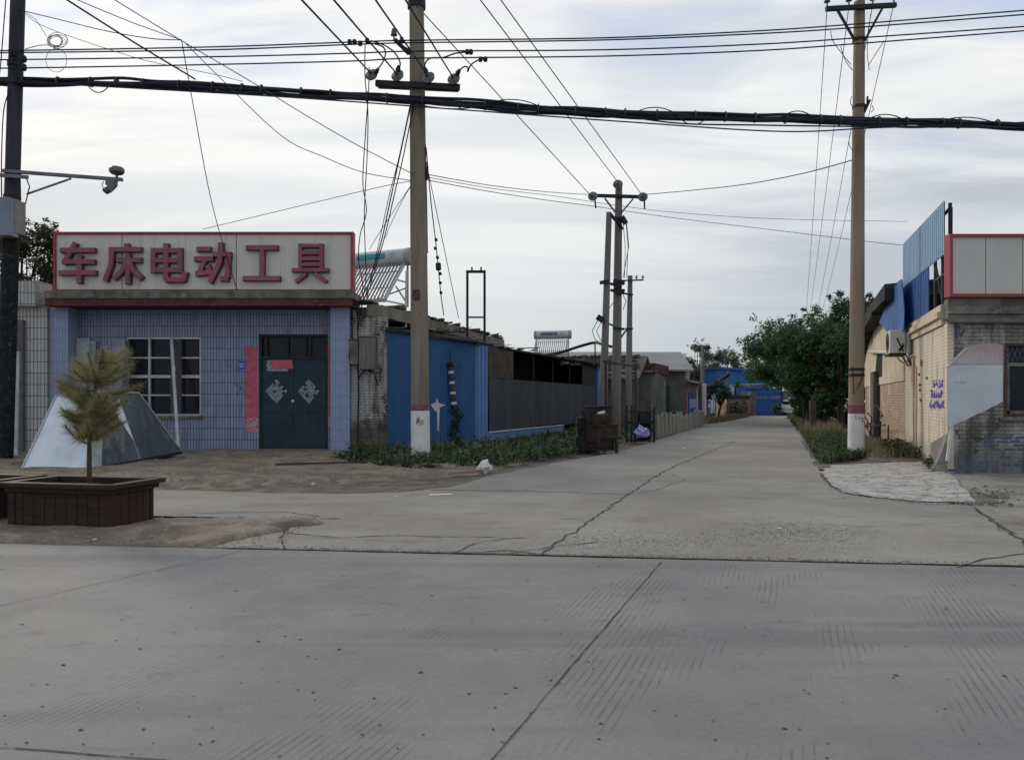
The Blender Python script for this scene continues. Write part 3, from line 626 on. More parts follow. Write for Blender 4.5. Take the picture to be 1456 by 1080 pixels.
# ------------------------------------------------------------------ solar water heaters
def heater(label, loc, rz, sc_, blue):
    t = thing('solar_water_heater', label, 'water heater', loc, rz, 'rooftop solar water heaters')
    t.scale = (sc_,)*3
    tk = MB().lathe((-1.02, .35, 1.55), (1,0,0), [(0,.24),(.02,.262),(2.02,.262),(2.04,.24)], 28).build('tank', mt['tank'], t, True, True)
    for x, d in ((1.02, 1), (-1.02, -1)):
        MB().lathe((x+.012*d, .35, 1.55), (d,0,0), [(0,.20),(.0,.272),(.10,.272),(.13,.24),(.14,.0)], 28).build('end_cap', mt['tank_cap'], tk, True, True)
    def onface(u0, u1, a0, a1):
        q = MB(); n = 8
        for k in range(n):
            b0, b1 = R(a0+(a1-a0)*k/n), R(a0+(a1-a0)*(k+1)/n); r = .266
            q.add([(u0+.04*abs(k-3.5)/4, .35-r*math.cos(b0), 1.55+r*math.sin(b0)), (u1-.01*abs(k-3.5), .35-r*math.cos(b0), 1.55+r*math.sin(b0)), (u1-.01*abs(k-3.5), .35-r*math.cos(b1), 1.55+r*math.sin(b1)), (u0+.04*abs(k-3.5)/4, .35-r*math.cos(b1), 1.55+r*math.sin(b1))], [(0,1,2,3)])
        return q
    onface(-.75, .35, -12, 32).build('brand_label', mt['teal_label'] if blue else mt['steel'], tk, True)
    for k in range(3): onface(.50, .72-.05*k, 20-12*k, 24-12*k).build('caption_line', mt['steel'], tk, True)
    for k in range(16):
        x = -.93+k*.124
        MB().tube([(x, .20, 1.38), (x, -.85, .10)], .031, 8).build('vacuum_tube', mt['tube'], t, True, True)
    mb = MB()
    for x in (-1.0, 1.0):
        mb.bar((x, .35, 1.30), (x, .35, 0), .05); mb.bar((x, .22, 1.36), (x, -.92, .02), .06); mb.bar((x, .35, .75), (x, -.25, .75), .04)
        mb.bar((x, .35, .05), (x, -.9, .05), .04); mb.bar((x, .33, .1), (x, -.30, .55), .035)
    mb.bar((-1.03, -.88, .07), (1.03, -.88, .07), .10); mb.bar((-1, .35, .1), (1, .35, .6), .035); mb.bar((-1, .35, .05), (1, .35, .05), .04)
    mb.bar((-1, -.03, 1.05), (1, -.03, 1.05), .03); mb.bar((-1, -.5, .5), (1, -.5, .5), .03)
    mb.build('frame', mt['alu'], t, True)
    return t
heater('large solar water heater with teal label behind the shop sign', (X(532, 23.3), 23.3, 4.0+.18), R(-25), .97, True)
heater('small distant solar water heater with pale tank beyond the shed roof', (X(784, 40), 39.6, 3.46), R(-12), .83, False)

# ------------------------------------------------------------------ blue metal shed along the alley
A_, B_, C_, D_ = V((-3.58, 21.15, 0)), V((-1.08, 22.85, 0)), V((-.72, 23.0, 0)), V((4.0, 36.2, 0))
shed = thing('blue_metal_shed', 'long low blue sheet metal shed with grey cloth along the alley', 'shed', (-.72, 23, 0))
def corr(mb, p, q, z0a, z0b, z1a, z1b, pitch, amp, mi=0, flat=.5, th=.012):
    p, q = V(p), V(q); L = (q-p).length; d = (q-p)/L; n_ = V((d.y, -d.x, 0)); k = max(1, int(L/pitch)); pts = []
    for i in range(k):
        for t_, a in ((0, 0), (flat*.7, 0), (flat*.7+.1, 1), (.9, 1)): pts.append(((i+t_)/k, a))
    pts.append((1, 0))
    for off in (0, -th):
        o = len(mb.v)
        for t_, a in pts:
            b = p + d*L*t_ + n_*(amp*a+off)
            mb.v.append(V((b.x, b.y, z0a+(z0b-z0a)*t_))); mb.v.append(V((b.x, b.y, z1a+(z1b-z1a)*t_)))
        for i in range(len(pts)-1):
            mb.f.append((o+2*i, o+2*i+2, o+2*i+3, o+2*i+1)); mb.m.append(mi)
    return mb
corr(MB(), A_, B_, -.05, -.05, 3.28, 3.05, .22, .012, flat=.9).build('front_wall', mt['blue'], shed)
corr(MB(), B_, C_, -.05, -.05, 3.02, 2.98, .10, .035, flat=.6).build('corner_panel', mt['light_blue'], shed)
sd = (D_-C_).normalized(); sn = V((sd.y, -sd.x, 0)); SL = (D_-C_).length
def S(t, z=0.0, o=0.0): p = C_ + sd*SL*t + sn*o; return V((p.x, p.y, z))
mb = MB(); n = 60
for i in range(n):      # cloth with folds
    t0_, t1_ = i/n*.985+.004, (i+1)/n*.985+.004; f = lambda t: .03*math.sin(t*70)+.02*math.sin(t*31+1)
    mb.add([S(t0_, .46, f(t0_)), S(t1_, .46-.1*(t1_ > .6), f(t1_)), S(t1_, 2.05, f(t1_)*.3), S(t0_, 2.05, f(t0_)*.3)], [(0,1,2,3)])
mb.build('shade_cloth', mt['grey_cloth'], shed, smooth=True)
mb = MB(); mb.prism([S(.0, .02, .03), S(.58, .02, .03), S(.58, .42, .03), S(.0, .46, .03)], -sn*.05); mb.build('skirting', mt['light_blue'], shed)
mb = MB()
for z in (.06, .40): mb.bar(S(0, z+.03, .045), S(.58, z, .045), .03, .035)
mb.build('skirting_line', mt['white'], shed)
MB().prism([S(.003, 2.06, .01), S(.16, 2.06, .01), S(.16, 2.95, .01), S(.003, 2.98, .01)], -sn*.04).build('board', mt['board'], shed)
MB().prism([S(.80, 2.04, .0), S(.985, 2.04, .0), S(.985, 3.0, .0), S(.80, 3.0, .0)], -sn*.04).build('dark_board', mt['machine'], shed)
MB().prism([S(.99, 0, .05), S(1.035, 0, .05), S(1.035, 3.02, .05), S(.99, 3.02, .05)], -sn*.2).build('end_post', mt['light_blue'], shed)
mb = MB()
for t_ in (.165, .33, .5, .67, .83): mb.bar(S(t_, 0, -.08), S(t_, 3.0, -.08), .06)
mb.build('inner_post', mt['iron'], shed)
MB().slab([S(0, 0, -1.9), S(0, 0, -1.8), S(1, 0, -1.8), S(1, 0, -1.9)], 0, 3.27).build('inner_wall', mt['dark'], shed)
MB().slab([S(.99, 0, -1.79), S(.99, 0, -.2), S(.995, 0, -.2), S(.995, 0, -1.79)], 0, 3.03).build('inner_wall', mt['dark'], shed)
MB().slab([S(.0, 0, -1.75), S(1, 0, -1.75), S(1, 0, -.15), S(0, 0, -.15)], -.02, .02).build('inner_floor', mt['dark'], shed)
# roof: thin sheet, highest against the shop
mb = MB(); ra = V((-.12*0, 0, 0))
mb.hexa([A_+V((-.1,-.14,3.29)), B_+V((.05,-.18,3.06)), C_+V((-.8,1.8,3.30)), A_+V((-.0,1.9,3.56)), A_+V((-.1,-.14,3.36)), B_+V((.05,-.18,3.12)), C_+V((-.8,1.8,3.36)), A_+V((-.0,1.9,3.62))])
mb.hexa([B_+V((.06,-.2,3.0)), S(1.04, 2.99, .35), S(1.04, 3.35, -2.6), B_+V((-1.0,2.2,3.3)), B_+V((.06,-.2,3.06)), S(1.04, 3.06, .35), S(1.04, 3.42, -2.6), B_+V((-1.0,2.2,3.37))])
mb.build('roof', mt['roof_dark'], shed)
mb = MB()
for k in range(46):
    t_ = k/46; p = S(t_, 3.06+.03*U(0,1), U(-.5, .38)); mb.bar(p, p+V((U(-.5,.5), U(-.2,.9), U(-.02,.07))), U(.05,.3), .02)
for k in range(14):
    p = A_.lerp(B_, k/13)+V((0, U(-.15,.3), 3.40-.22*k/13)); mb.bar(p, p+V((U(.2,.5), U(-.1,.1), U(-.05,.04))), U(.04,.14), .025)
tag(mb.build('roof_scraps', mt['roof_tile'], shed), kind='stuff')
mb = MB()
for k in range(40):
    p = V((X(640, 23.2)+U(-.5,.45), 23.1+U(-.2,.3), 3.40)); mb.bar(p, p+V((U(-.3,.35), U(-.1,.1), U(0,.16))), .014)
tag(mb.build('roof_twigs', mt['bark'], shed), kind='stuff')
# paint splash shaped like a four-point star, on the front sheet
fd = (B_-A_).normalized(); fn = V((fd.y, -fd.x, 0))
def FW(px, py, o=.02):
    k = (px-CX)/F; t_ = (k*A_.y-A_.x)/(fd.x-k*fd.y); p = A_+fd*t_+fn*o; return V((p.x, p.y, Z(py, p.y)))
mb = MB(); c = (622, 576)
star = [(612,575),(619,572),(621,566),(624,573),(634,575.5),(625,579),(623.5,612),(621.5,612),(621,586),(617,583)]
mb.prism([FW(a, b, .0165) for a, b in star][::-1], -fn*.003); mb.build('paint_splash', mt['white'], shed)

# rope with pale bands and the creeper under it
rp = thing('hanging_tube', 'dark hanging tube with pale bands on the blue shed front', 'hanging tube', FW(641, 580, .1))
p0, p1 = FW(638, 520, .1), FW(643, 574, .1)
MB().tube([p0, p1], .075, 10).build('tube', mt['grey_cloth'], rp, smooth=True)
MB().tube([p0+V((0,0,.12)), p0+V((0,0,.02)), p0-V((0,0,.04))], [.05,.11,.06], 10).build('cap', mt['dark'], rp, smooth=True)
for k in range(4):
    a = p0.lerp(p1, .14+.27*k); MB().tube([a, a+V((.005,0,-.07))], .085, 10).build('band', mt['white'], rp)
MB().tube([p0+V((0,0,.1)), FW(638, 496, .06)], .012, 5).build('cord', mt['wire'], rp)
def leaves_on(mb, c, n, rx, ry, rz_, L, fl=0.6):
    for k in range(n):
        while True:
            q = V((U(-1,1), U(-1,1), U(-1,1)))
            if q.length < 1: break
        q = q * (.55+.45*random.random())
        p = V(c)+V((q.x*rx, q.y*ry, q.z*rz_)); d = V((U(-1,1), U(-1,1), U(-.9,.5)))
        nr = V((U(-.7,.7), U(-.7,.7), 1)); l = L*U(.6,1.35); mb.leaf(p, d, nr, l, l*fl)
cv = thing('creeper', 'green climbing creeper on the blue shed front', 'plant', FW(645, 640, .1))
mb = MB()
for k in range(26):
    py = 578+k*2.5; sp = 5+k*.42
    leaves_on(mb, FW(646+U(-sp,sp)*.8, py, .12), 16, .14, .09, .10, .085)
mb.build('foliage', mt['weed'], cv)
MB().tube([FW(645, 645, .06), FW(647, 610, .07), FW(643, 575, .07)], .014, 5).build('stem', mt['bark'], cv)

# steel frame standing on the shed roof
sf = thing('steel_stand', 'empty black steel frame standing upright on the shed roof', 'frame', (X(677, 24.4), 24.4, 3.2))
xa, xb2, zt = X(664.5, 24.4), X(689, 24.4), Z(388, 24.4)
mb = MB(); mb.bar((xa, 24.4, 3.22), (xa, 24.4, zt), .075); mb.build('post', mt['iron'], sf)
mb = MB(); mb.bar((xb2, 24.4, 3.22), (xb2, 24.4, zt), .075); mb.build('post', mt['iron'], sf)
mb = MB(); mb.bar((xa-.04, 24.4, zt+.04), (xb2+.04, 24.4, zt+.04), .08); mb.bar((xa+.04, 24.4, Z(451, 24.4)), (xb2-.04, 24.4, Z(451, 24.4)), .05)
for px_ in (671, 684): mb.bar((X(px_, 24.4), 24.4, zt+.08), (X(px_, 24.4), 24.4, zt+.19), .05)
mb.build('crossbar', mt['iron'], sf)

# ------------------------------------------------------------------ planters and the little pine
def planter(label, cx, cy, rz):
    t = thing('planter_box', label, 'planter', (cx, cy, 0), rz, 'dark wooden planter boxes by the road')
    hw, hd, hz = .62, .33, .40
    mb = MB()
    for k in range(9):
        a = -hw+.01+k*(2*hw-.02)/9; b = a+(2*hw-.02)/9-.008
        mb.box(a, b, -hd, -hd+.03, .03, hz); mb.box(a, b, hd-.03, hd, .03, hz)
    for k in range(5):
        a = -hd+.035+k*(2*hd-.07)/5; b = a+(2*hd-.07)/5-.008
        mb.box(-hw, -hw+.03, a, b, .03, hz); mb.box(hw-.03, hw, a, b, .03, hz)
    mb.build('side_boards', mt['wood'], t, True)
    for sx_ in (-1, 1):
        for sy_ in (-1, 1):
            MB().box(sx_*(hw+.003)-.045 if sx_ < 0 else hw+.003-.042, sx_*(hw+.003)+.042 if sx_ < 0 else hw+.003+.005, sy_*(hd+.004)-(.005 if sy_ < 0 else .04), sy_*(hd+.004)+(.04 if sy_ < 0 else .005), 0, hz+.003).build('corner_post', mt['wood'], t, True)
    for z, e, w_ in ((hz+.004, .05, .09), (hz+.058, .10, .12)):
        mb = MB(); a, b = hw+e, hd+e
        mb.box(-a, a, -b, -b+w_, z, z+.05); mb.box(-a, a, b-w_, b, z, z+.05); mb.box(-a, -a+w_, -b+w_+.003, b-w_-.003, z, z+.05); mb.box(a-w_, a, -b+w_+.003, b-w_-.003, z, z+.05)
        mb.build('rim', mt['wood'], t, True, bevel=.005)
    mb = MB(); n = 14
    g = [[(-hw+.02+(2*hw-.04)*i/n, -hd+.02+(2*hd-.04)*j/n, .41+U(0,.035)) for i in range(n+1)] for j in range(n+1)]
    mb.add([p for r in g for p in r], [(j*(n+1)+i, j*(n+1)+i+1, (j+1)*(n+1)+i+1, (j+1)*(n+1)+i) for j in range(n) for i in range(n)])
    mb.build('soil', mt['soil'], t, True, True)
    return t
pc = V((-4.77, 8.62, 0))
planter('dark brown slatted planter box holding a small pine', pc.x, pc.y, R(-12))
planter('second dark planter box cut off by the left edge of the photo', pc.x-1.56, pc.y+.33, R(-12))
pine = thing('young_pine', 'small yellowish pine growing in the dark planter box', 'pine tree', (X(127, 8.6), 8.6, .42))
def pp(px, py, dy=0.0): return P(px, py, 8.6+dy)
trunk = [pp(127,688), pp(127,655), pp(127,628), pp(132,590), pp(136,550), pp(142,520), pp(147,498)]
MB().tube(trunk, [.028,.026,.024,.020,.016,.010,.006], 8).build('trunk', mt['bark'], pine, smooth=True)
bm, nm = MB(), MB()
br = [(127,632,.0, 92,604,.12), (128,625,0, 150,612,-.2), (130,605,0, 178,600,.1), (131,600,0, 90,590,-.1), (133,580,0, 172,560,.15), (134,575,0, 100,560,-.15), (136,560,0, 198,548,-.05), (136,556,0, 92,545,.1), (138,548,0, 120,520,.2), (139,540,0, 170,520,-.2), (141,530,0, 108,512,.0), (143,525,0, 160,505,.12), (145,515,0, 146,496,0), (132,595,0, 140,560,-.35), (134,585,0,130,600,.35), (139,545,0, 125,500,-.1), (130,612,0,112,620,-.25), (137,560,0,155,575,-.3),
      (136,558,0,120,570,.3),(138,550,0,150,535,.3),(140,540,0,132,525,-.25),(141,532,0,118,530,.25),(135,572,0,112,580,.1),(136,566,0,158,585,.2)]
for k in range(40):
    y0_ = U(515,622); f_ = (y0_-515)/107; w_ = 26+32*math.sin(math.pi*min(1, .25+f_*.75)); a_ = U(0, 6.28); br.append((127+14*(1-f_), y0_, 0, 132+10*(1-f_)+w_*math.cos(a_), y0_-U(8,24), .33*math.sin(a_)))
for x0_, y0_, d0, x1_, y1_, d1 in br:
    a, b = pp(x0_, y0_, d0), pp(x1_, y1_, d1); m_ = a.lerp(b, .55)+V((0,0,-.05)); pts = [a, m_, b]
    bm.tube(pts, [.011,.008,.005], 5)
    for k in range(420):
        t_ = .15+.85*random.random(); p = (a.lerp(m_, t_/.55) if t_ < .55 else m_.lerp(b, (t_-.55)/.45))
        d = ((b-m_).normalized()*.45 + V((U(-1,1), U(-1,1), U(-.8,1)))).normalized(); L = U(.08,.19)*(1.05-.25*t_)
        sd_ = d.cross(V((U(-1,1),U(-1,1),U(-1,1)))).normalized()*.0016
        nm.add([p-sd_, p+sd_, p+d*L], [(0,1,2)])
for k in range(120):      # shaggy lower trunk
    p = trunk[1].lerp(trunk[3], random.random()); d = V((U(-1,1),U(-1,1),U(-.6,.5))).normalized(); sd_ = d.cross(V((0,.3,1))).normalized()*.002
    nm.add([p-sd_, p+sd_, p+d*U(.04,.08)], [(0,1,2)])
bm.build('branch', mt['bark'], pine, smooth=True); nm.build('needles', mt['needle'], pine)

# ------------------------------------------------------------------ metal hood and sheets leaning by the shop
hd_ = thing('metal_hood', 'large shiny galvanised pyramid hood lying on the dirt by the shop', 'hood', (X(110, 16.5), 16.5, 0.02))
a, b = P(31, 666, 15.4), P(122, 666, 15.4); c = V((X(258, 18.5), 18.5, Z(641.5, 18.5))); d = a+(c-b)
ta, tb, tcc = P(80, 562, 16.5), P(137, 556, 16.5), P(197, 558, 17.5); td = ta+(tcc-tb)
for q, m_, lb_ in ((( a, b, tb, ta), 'galv', 'bright galvanised end panel of the hood'), ((b, c, tcc, tb), 'galv_dark_face', 'long side panel of the hood, darker reflection put into its colour'), ((c, d, td, tcc), 'galv', None), ((d, a, ta, td), 'galv_dark_face', None)):
    nn_ = (q[1]-q[0]).cross(q[3]-q[0]).normalized(); n = 6; mb = MB(); vs = []
    for j in range(n+1):
        for i in range(n+1):
            e0 = q[0].lerp(q[1], i/n); e1 = q[3].lerp(q[2], i/n); w_ = math.sin(math.pi*i/n)*math.sin(math.pi*j/n)
            vs.append(e0.lerp(e1, j/n)+nn_*w_*U(-.012,.02))
    mb.add(vs, [(j*(n+1)+i, j*(n+1)+i+1, (j+1)*(n+1)+i+1, (j+1)*(n+1)+i) for j in range(n) for i in range(n)])
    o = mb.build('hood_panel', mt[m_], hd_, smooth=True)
    if lb_: o['label'] = lb_
sn_ = (c-b).cross(tb-b).normalized()*.03
Q = lambda u, v: b.lerp(c, u).lerp(tb.lerp(tcc, u), v)+sn_
MB().prism([Q(.12,.97), Q(.50,.26), Q(.44,.97)], -sn_*.3).build('reflection_patch', mt['galv'], hd_)  # bright triangle added to stand in for a reflection on the side face
MB().prism([Q(.0,.0), Q(.13,.0), Q(.15,.96), Q(.02,.96)], -sn_*.3).build('corner_strip', mt['sheet_grey'], hd_)
mb = MB()
for q in ((a, b), (b, c), (c, d), (d, a)): mb.bar(q[0]-V((0,0,.03)), q[1]-V((0,0,.03)), .06, .055)
mb.build('base_flange', mt['iron'], hd_)
mb = MB()
for q in ((a, ta), (b, tb), (c, tcc)): mb.bar(q[0], q[1], .035, .03)
e0, e1 = b.lerp(c, .52), tb.lerp(tcc, .45); mb.bar(e0, e1, .035, .03); mb.bar(ta, tb, .05); mb.bar(tb, tcc, .05)
mb.build('folded_seam', mt['alu'], hd_)
def lean(label, px0, px1, pyt, m, y0=20.6, hole=False):
    z1 = Z(pyt, 20.95); x0_, x1_ = X(px0, 20.8), X(px1, 20.8); y1 = 20.98
    mb = MB(); mb.hexa([(x0_, y0, 0), (x1_, y0, 0), (x1_, y0+.03, 0), (x0_, y0+.03, 0), (x0_, y1, z1), (x1_, y1, z1), (x1_, y1+.03, z1), (x0_, y1+.03, z1)])
    mb.bar((x0_, y0-.005, .02), (x0_, y1-.005, z1), .03); mb.bar((x1_, y0-.005, .02), (x1_, y1-.005, z1), .03)
    return tag(mb.build('leaning_sheet', m), label, 'metal sheet', 'tall metal sheets leaning on the shop wall')
lean('pale mottled sheet leaning on the shop wall beside the left pillar', 105, 122, 480, mt['sheet_grey'])
lean('dark grey sheet leaning between the pale sheet and the bluish sheet', 123.5, 131, 484, mt['sheet_blue'], 20.7)
lean('bluish narrow sheet leaning on the wall left of the window', 153, 173, 482, mt['sheet_blue'])
mb = MB(); mb.bar(P(243.5, 483, 20.95), V((X(253.5, 20.2), 20.2, .03)), .075, .06); mb.bar(P(246.2, 520, 20.93), P(246.6, 527, 20.9), .09, .07)
tag(mb.build('leaning_bar', mt['alu']), 'long silver aluminium bar leaning against the shop window', 'metal bar')
mb = MB(); mb.bar(P(24, 500, 19.5), V((X(21, 19.0), 19.0, .02)), .16, .05)
tag(mb.build('leaning_plank', mt['sheet_grey']), 'grey plank leaning upright beside the speckled dark pole', 'plank')

# ------------------------------------------------------------------ poles
def pole(name, label, base, top, r0, r1, m, bands=None, n=20):
    t = thing(name, label, 'utility pole', base, 0, 'utility poles')
    b, tp = V(base), V(top); k = 8
    MB().tube([b.lerp(tp, i/k)+V((0,0,-.1 if i == 0 else 0)) for i in range(k+1)], [r0+(r1-r0)*i/k for i in range(k+1)], n).build('shaft', m, t, smooth=True)
    Hh = (tp-b).z
    for z0_, z1_, mm, nm_ in (bands or []):
        f = lambda z: r0+(r1-r0)*z/Hh+.004
        MB().tube([b.lerp(tp, z0_/Hh), b.lerp(tp, (z0_+z1_)/2/Hh), b.lerp(tp, z1_/Hh)], [f(z0_), f((z0_+z1_)/2), f(z1_)], n).build(nm_, mm, t, smooth=True)
    return t
def pin(p, t, s=1.0):
    mb = MB().lathe(p, (0,0,1), [(0,.02*s),(.10*s,.02*s),(.10*s,.075*s),(.14*s,.07*s),(.15*s,.045*s),(.18*s,.06*s),(.22*s,.05*s),(.25*s,.02*s)], 10)
    mb.build('insulator', mt['porcelain'], t, smooth=True)
def disc(p, t, d=(0,-1,.1), s=1.0):
    MB().lathe(p, d, [(-.09*s,.03*s),(-.05*s,.05*s),(-.04*s,.14*s),(0,.155*s),(.02*s,.11*s),(.05*s,.055*s),(.12*s,.03*s)], 16).build('insulator', mt['porcelain'], t, smooth=True)
# big pole in front of the blue shed
Y1 = 18.3; b1 = (X(598, Y1), Y1, 0); zt1 = 12.3; t1 = (X(591.5, Y1), Y1, zt1)
pa = pole('concrete_pole', 'thick concrete pole with white base and red ring before the blue shed', b1, t1, .225, .165, mt['pole'], [(.01, 1.14, mt['whitepaint'], 'white_base'), (1.143, 1.28, mt['redpaint'], 'red_ring')], 24)
def pxc1(z): return b1[0]+(t1[0]-b1[0])*z/zt1
mb = MB(); zc = Z(122, Y1-.25)
mb.bar(P(534, 118.5, Y1-.26), P(654, 124.5, Y1-.26), .10, .13); mb.bar(P(538, 122, Y1+.22), P(652, 127, Y1+.22), .08, .12)
for px_ in (560, 640): mb.bar(P(px_, 121.5, Y1-.3), P(px_, 123, Y1+.25), .05)
mb.build('crossarm', mt['iron'], pa)
for px_, py_ in ((528, 106), (565, 107), (609, 110), (645, 112)): disc(P(px_, py_, Y1-.33), pa, (-.3,-1,.35))
mb = MB(); zt_ = Z(4, Y1)
mb.lathe((pxc1(zt_), Y1, zt_-.14), (0,0,1), [(0,.19),(.0,.215),(.2,.215),(.2,.19)], 20); mb.bar(P(577, -8, Y1-.2), P(604, -8, Y1-.2), .12); mb.build('clamp', mt['iron'], pa)
mb = MB(); mb.bar(P(582, 77, Y1-.1), P(561, 56, Y1-.35), .07); mb.bar(P(582, 72, Y1-.1), P(566, 62, Y1-.3), .04); mb.build('bracket', mt['iron'], pa)
pin(P(560, 57, Y1-.36), pa, 1.1); pin(P(571, 66, Y1-.3), pa, .9)
MB().box(pxc1(5.0)-.12, pxc1(5.0)+.05, Y1-.222, Y1-.205, Z(428, Y1), Z(413, Y1)).build('faded_notice', basic('faded_notice', (.10,.075,.07), (.055,.045,.045), 6, .85, .2, c3=(.25,.22,.2), c3t=.6), pa)
mb = MB(); zz = Z(600, Y1-.22)      # hand painted scrawl on the whitewash
def scr(pts, w_=.012):
    for p, q in zip(pts, pts[1:]):
        f = lambda u, v: V((pxc1(.8)+u, Y1-math.sqrt(max(.0, .2255**2-u*u))-.006, zz+v))
        mb.bar(f(*p), f(*q), w_, .004, up=(0,1,0))
scr([(-.07,-.06),(-.05,.10),(-.03,-.02),(-.005,.14),(.0,-.09)]); scr([(.02,.06),(.05,.0),(.03,-.07)]); scr([(.10,.06),(.07,.03),(.10,-.01),(.07,-.06)])
mb.build('scrawl', mt['crack'], pa)
mb = MB()
mb.tube([P(605, 205, Y1-.1), P(607, 300, Y1), P(608, 360, Y1+.05)], .012, 5); mb.lathe(P(607, 236, Y1-.05), (0,0,-1), [(0,.02),(.02,.04),(.3,.04),(.32,.02)], 8)
mb.build('pole_cable', mt['wire'], pa, smooth=True)
# right pole
Y2 = 18.8; b2 = (X(1217, Y2), Y2, 0); zt2 = Z(3, Y2); t2 = (X(1222, Y2), Y2, zt2)
pb_ = pole('concrete_pole', 'tall tan concrete pole on the right verge beside the cream wall', b2, t2, .188, .125, mt['pole_tan'], [(.01, 1.06, mt['whitepaint'], 'white_base'), (1.063, 1.27, mt['redpaint'], 'red_ring')], 24)
mb = MB(); mb.bar(P(1174, 13, Y2-.17), P(1274, 7.5, Y2-.17), .09, .10); mb.build('crossarm', mt['iron'], pb_)
mb = MB(); mb.bar(P(1191, 15, Y2-.18), P(1215, 57, Y2-.16), .05); mb.build('brace', mt['iron'], pb_)
mb = MB(); mb.bar(P(1255, 11, Y2-.18), P(1230, 57, Y2-.16), .05); mb.build('brace', mt['iron'], pb_)
for i, px_ in enumerate((1176, 1207, 1241, 1271)): pin(P(px_, 9-i*1.6, Y2-.17), pb_)
for py_, r in ((57, .155), (152, .16), (525, .185), (533, .187)): MB().lathe((X(1221.5 if py_ < 300 else 1218, Y2), Y2, Z(py_, Y2)), (0,0,1), [(-.04,r-.02),(-.04,r),(.03,r),(.03,r-.02)], 18).build('clamp', mt['iron'], pb_)
mb = MB(); mb.bar(P(1229, 160, Y2-.1), P(1237, 142, Y2-.15), .05); mb.bar(P(1233, 152, Y2-.1), P(1233.5, 137, Y2-.12), .035); mb.build('hook', mt['iron'], pb_)
mb = MB(); mb.tube([P(1212, 520, Y2-.2), P(1214, 560, Y2-.22), P(1225, 540, Y2-.2), P(1227, 528, Y2-.16)], .012, 5); mb.build('pole_cable', mt['wire'], pb_, smooth=True)
mb = MB(); zz = Z(592, Y2-.19)
for k, pts in enumerate((((-.09,.04),(-.09,-.05),(-.06,-.05)), ((-.03,-.0),(0,-.03),(-.03,-.07)), ((.02,-.06),(.06,-.02),(.10,-.07)), ((.03,-.11),(.07,-.1),(.11,-.13)))):
    for p, q in zip(pts, pts[1:]):
        f = lambda u, v: V((b2[0]+.01+u, Y2-math.sqrt(.19**2-u*u)-.004, zz+v)); mb.bar(f(*p), f(*q), .012, .004, up=(0,1,0))
mb.build('scrawl', mt['crack'], pb_)
# concrete pole at the left edge, backlit shade put into its colour, with the cameras
Y0 = 18.0; b0 = (X(6, Y0), Y0, 0); t0 = (X(27, Y0), Y0, 11.6)
p_0 = pole('backlit_pole', 'leaning pole painted backlit dark, with speckled wrap, security cameras and a grey box', b0, t0, .17, .155, mt['pole_backlit'], None, 16)
f0 = lambda z: V(b0).lerp(V(t0), z/11.6)
MB().tube([f0(.05), f0(2.5), f0(Z(338, Y0))], [.185,.182,.18], 18).build('wrap', mt['pole_wrap'], p_0, smooth=True)
za = Z(246, Y0)
ar = MB(); ar.bar(P(4, 243, Y0-.25), P(174, 255.5, Y0-.25), .085, .07); ar.bar(P(38, 276, Y0-.22), P(101, 254, Y0-.25), .035); ar.bar(P(0, 249, Y0-.28), P(40, 252, Y0-.28), .05, .08)
aro = ar.build('camera_arm', mt['steel'], p_0)
mb = MB(); mb.lathe(P(166, 252, Y0-.25), (0,0,1), [(0,.03),(.05,.03),(.05,.02),(.07,.12),(.12,.165),(.19,.165),(.23,.13),(.25,.05)], 16); mb.build('security_camera', mt['steel'], aro, smooth=True)
mb = MB(); q0 = P(158, 257, Y0-.25); mb.lathe(q0, (0,0,-1), [(0,.12),(.1,.12),(.12,.10)], 12); mb.bar(q0+V((.02,0,-.10)), q0+V((-.05,-.10,-.25)), .20, .16); mb.lathe(q0+V((-.05,-.10,-.25)), (-.3,-.5,-.8), [(0,.08),(.04,.08),(.05,.05)], 12); mb.build('security_camera', mt['steel'], aro, smooth=True)
mb = MB(); mb.tube([P(147, 258, Y0-.25), P(145, 264, Y0-.3), P(150, 270, Y0-.3)], .01, 5); mb.tube([P(167, 258, Y0-.25), P(167, 264, Y0-.28), P(163, 268, Y0-.3)], .01, 5); mb.build('camera_lead', mt['wire'], aro)
mb = MB(); mb.box(X(-18, Y0-.4), X(18.5, Y0-.4), Y0-.52, Y0-.2, Z(336, Y0-.4), Z(282, Y0-.4)); mb.build('equipment_box', basic('pale_blue_box', (.20,.25,.32), (.16,.2,.26), 2, .5, .05, grain=.08), p_0, bevel=.01)
MB().box(X(18.8, Y0), X(35, Y0), Y0-.35, Y0+.05, Z(335, Y0), Z(288, Y0)).build('side_box', basic('beige_box', (.26,.24,.21), (.2,.185,.165), 2, .6, .1, grain=.08), p_0, bevel=.01)
for py_ in (92, 245, 280, 285): MB().lathe(f0(Z(py_, Y0)), (0,0,1), [(-.05,.15),(-.05,.18),(.04,.18),(.04,.15)], 16).build('clamp', mt['iron'], p_0)
mb = MB()
mb.tube([P(36, 250, Y0-.2), P(42, 265, Y0-.25), P(36, 290, Y0-.3)], .014, 5); mb.tube([P(28, 245, Y0-.17), P(29, 285, Y0-.17)], .02, 5); mb.build('pole_cable', mt['iron'], p_0)
for py_ in (72, 76, 85, 97): MB().lathe(P(34 if py_ > 84 else 18, py_-1, Y0-.2), (0,0,1), [(-.08,.03),(-.05,.06),(.05,.06),(.08,.03)], 8).build('insulator', mt['iron'], p_0)
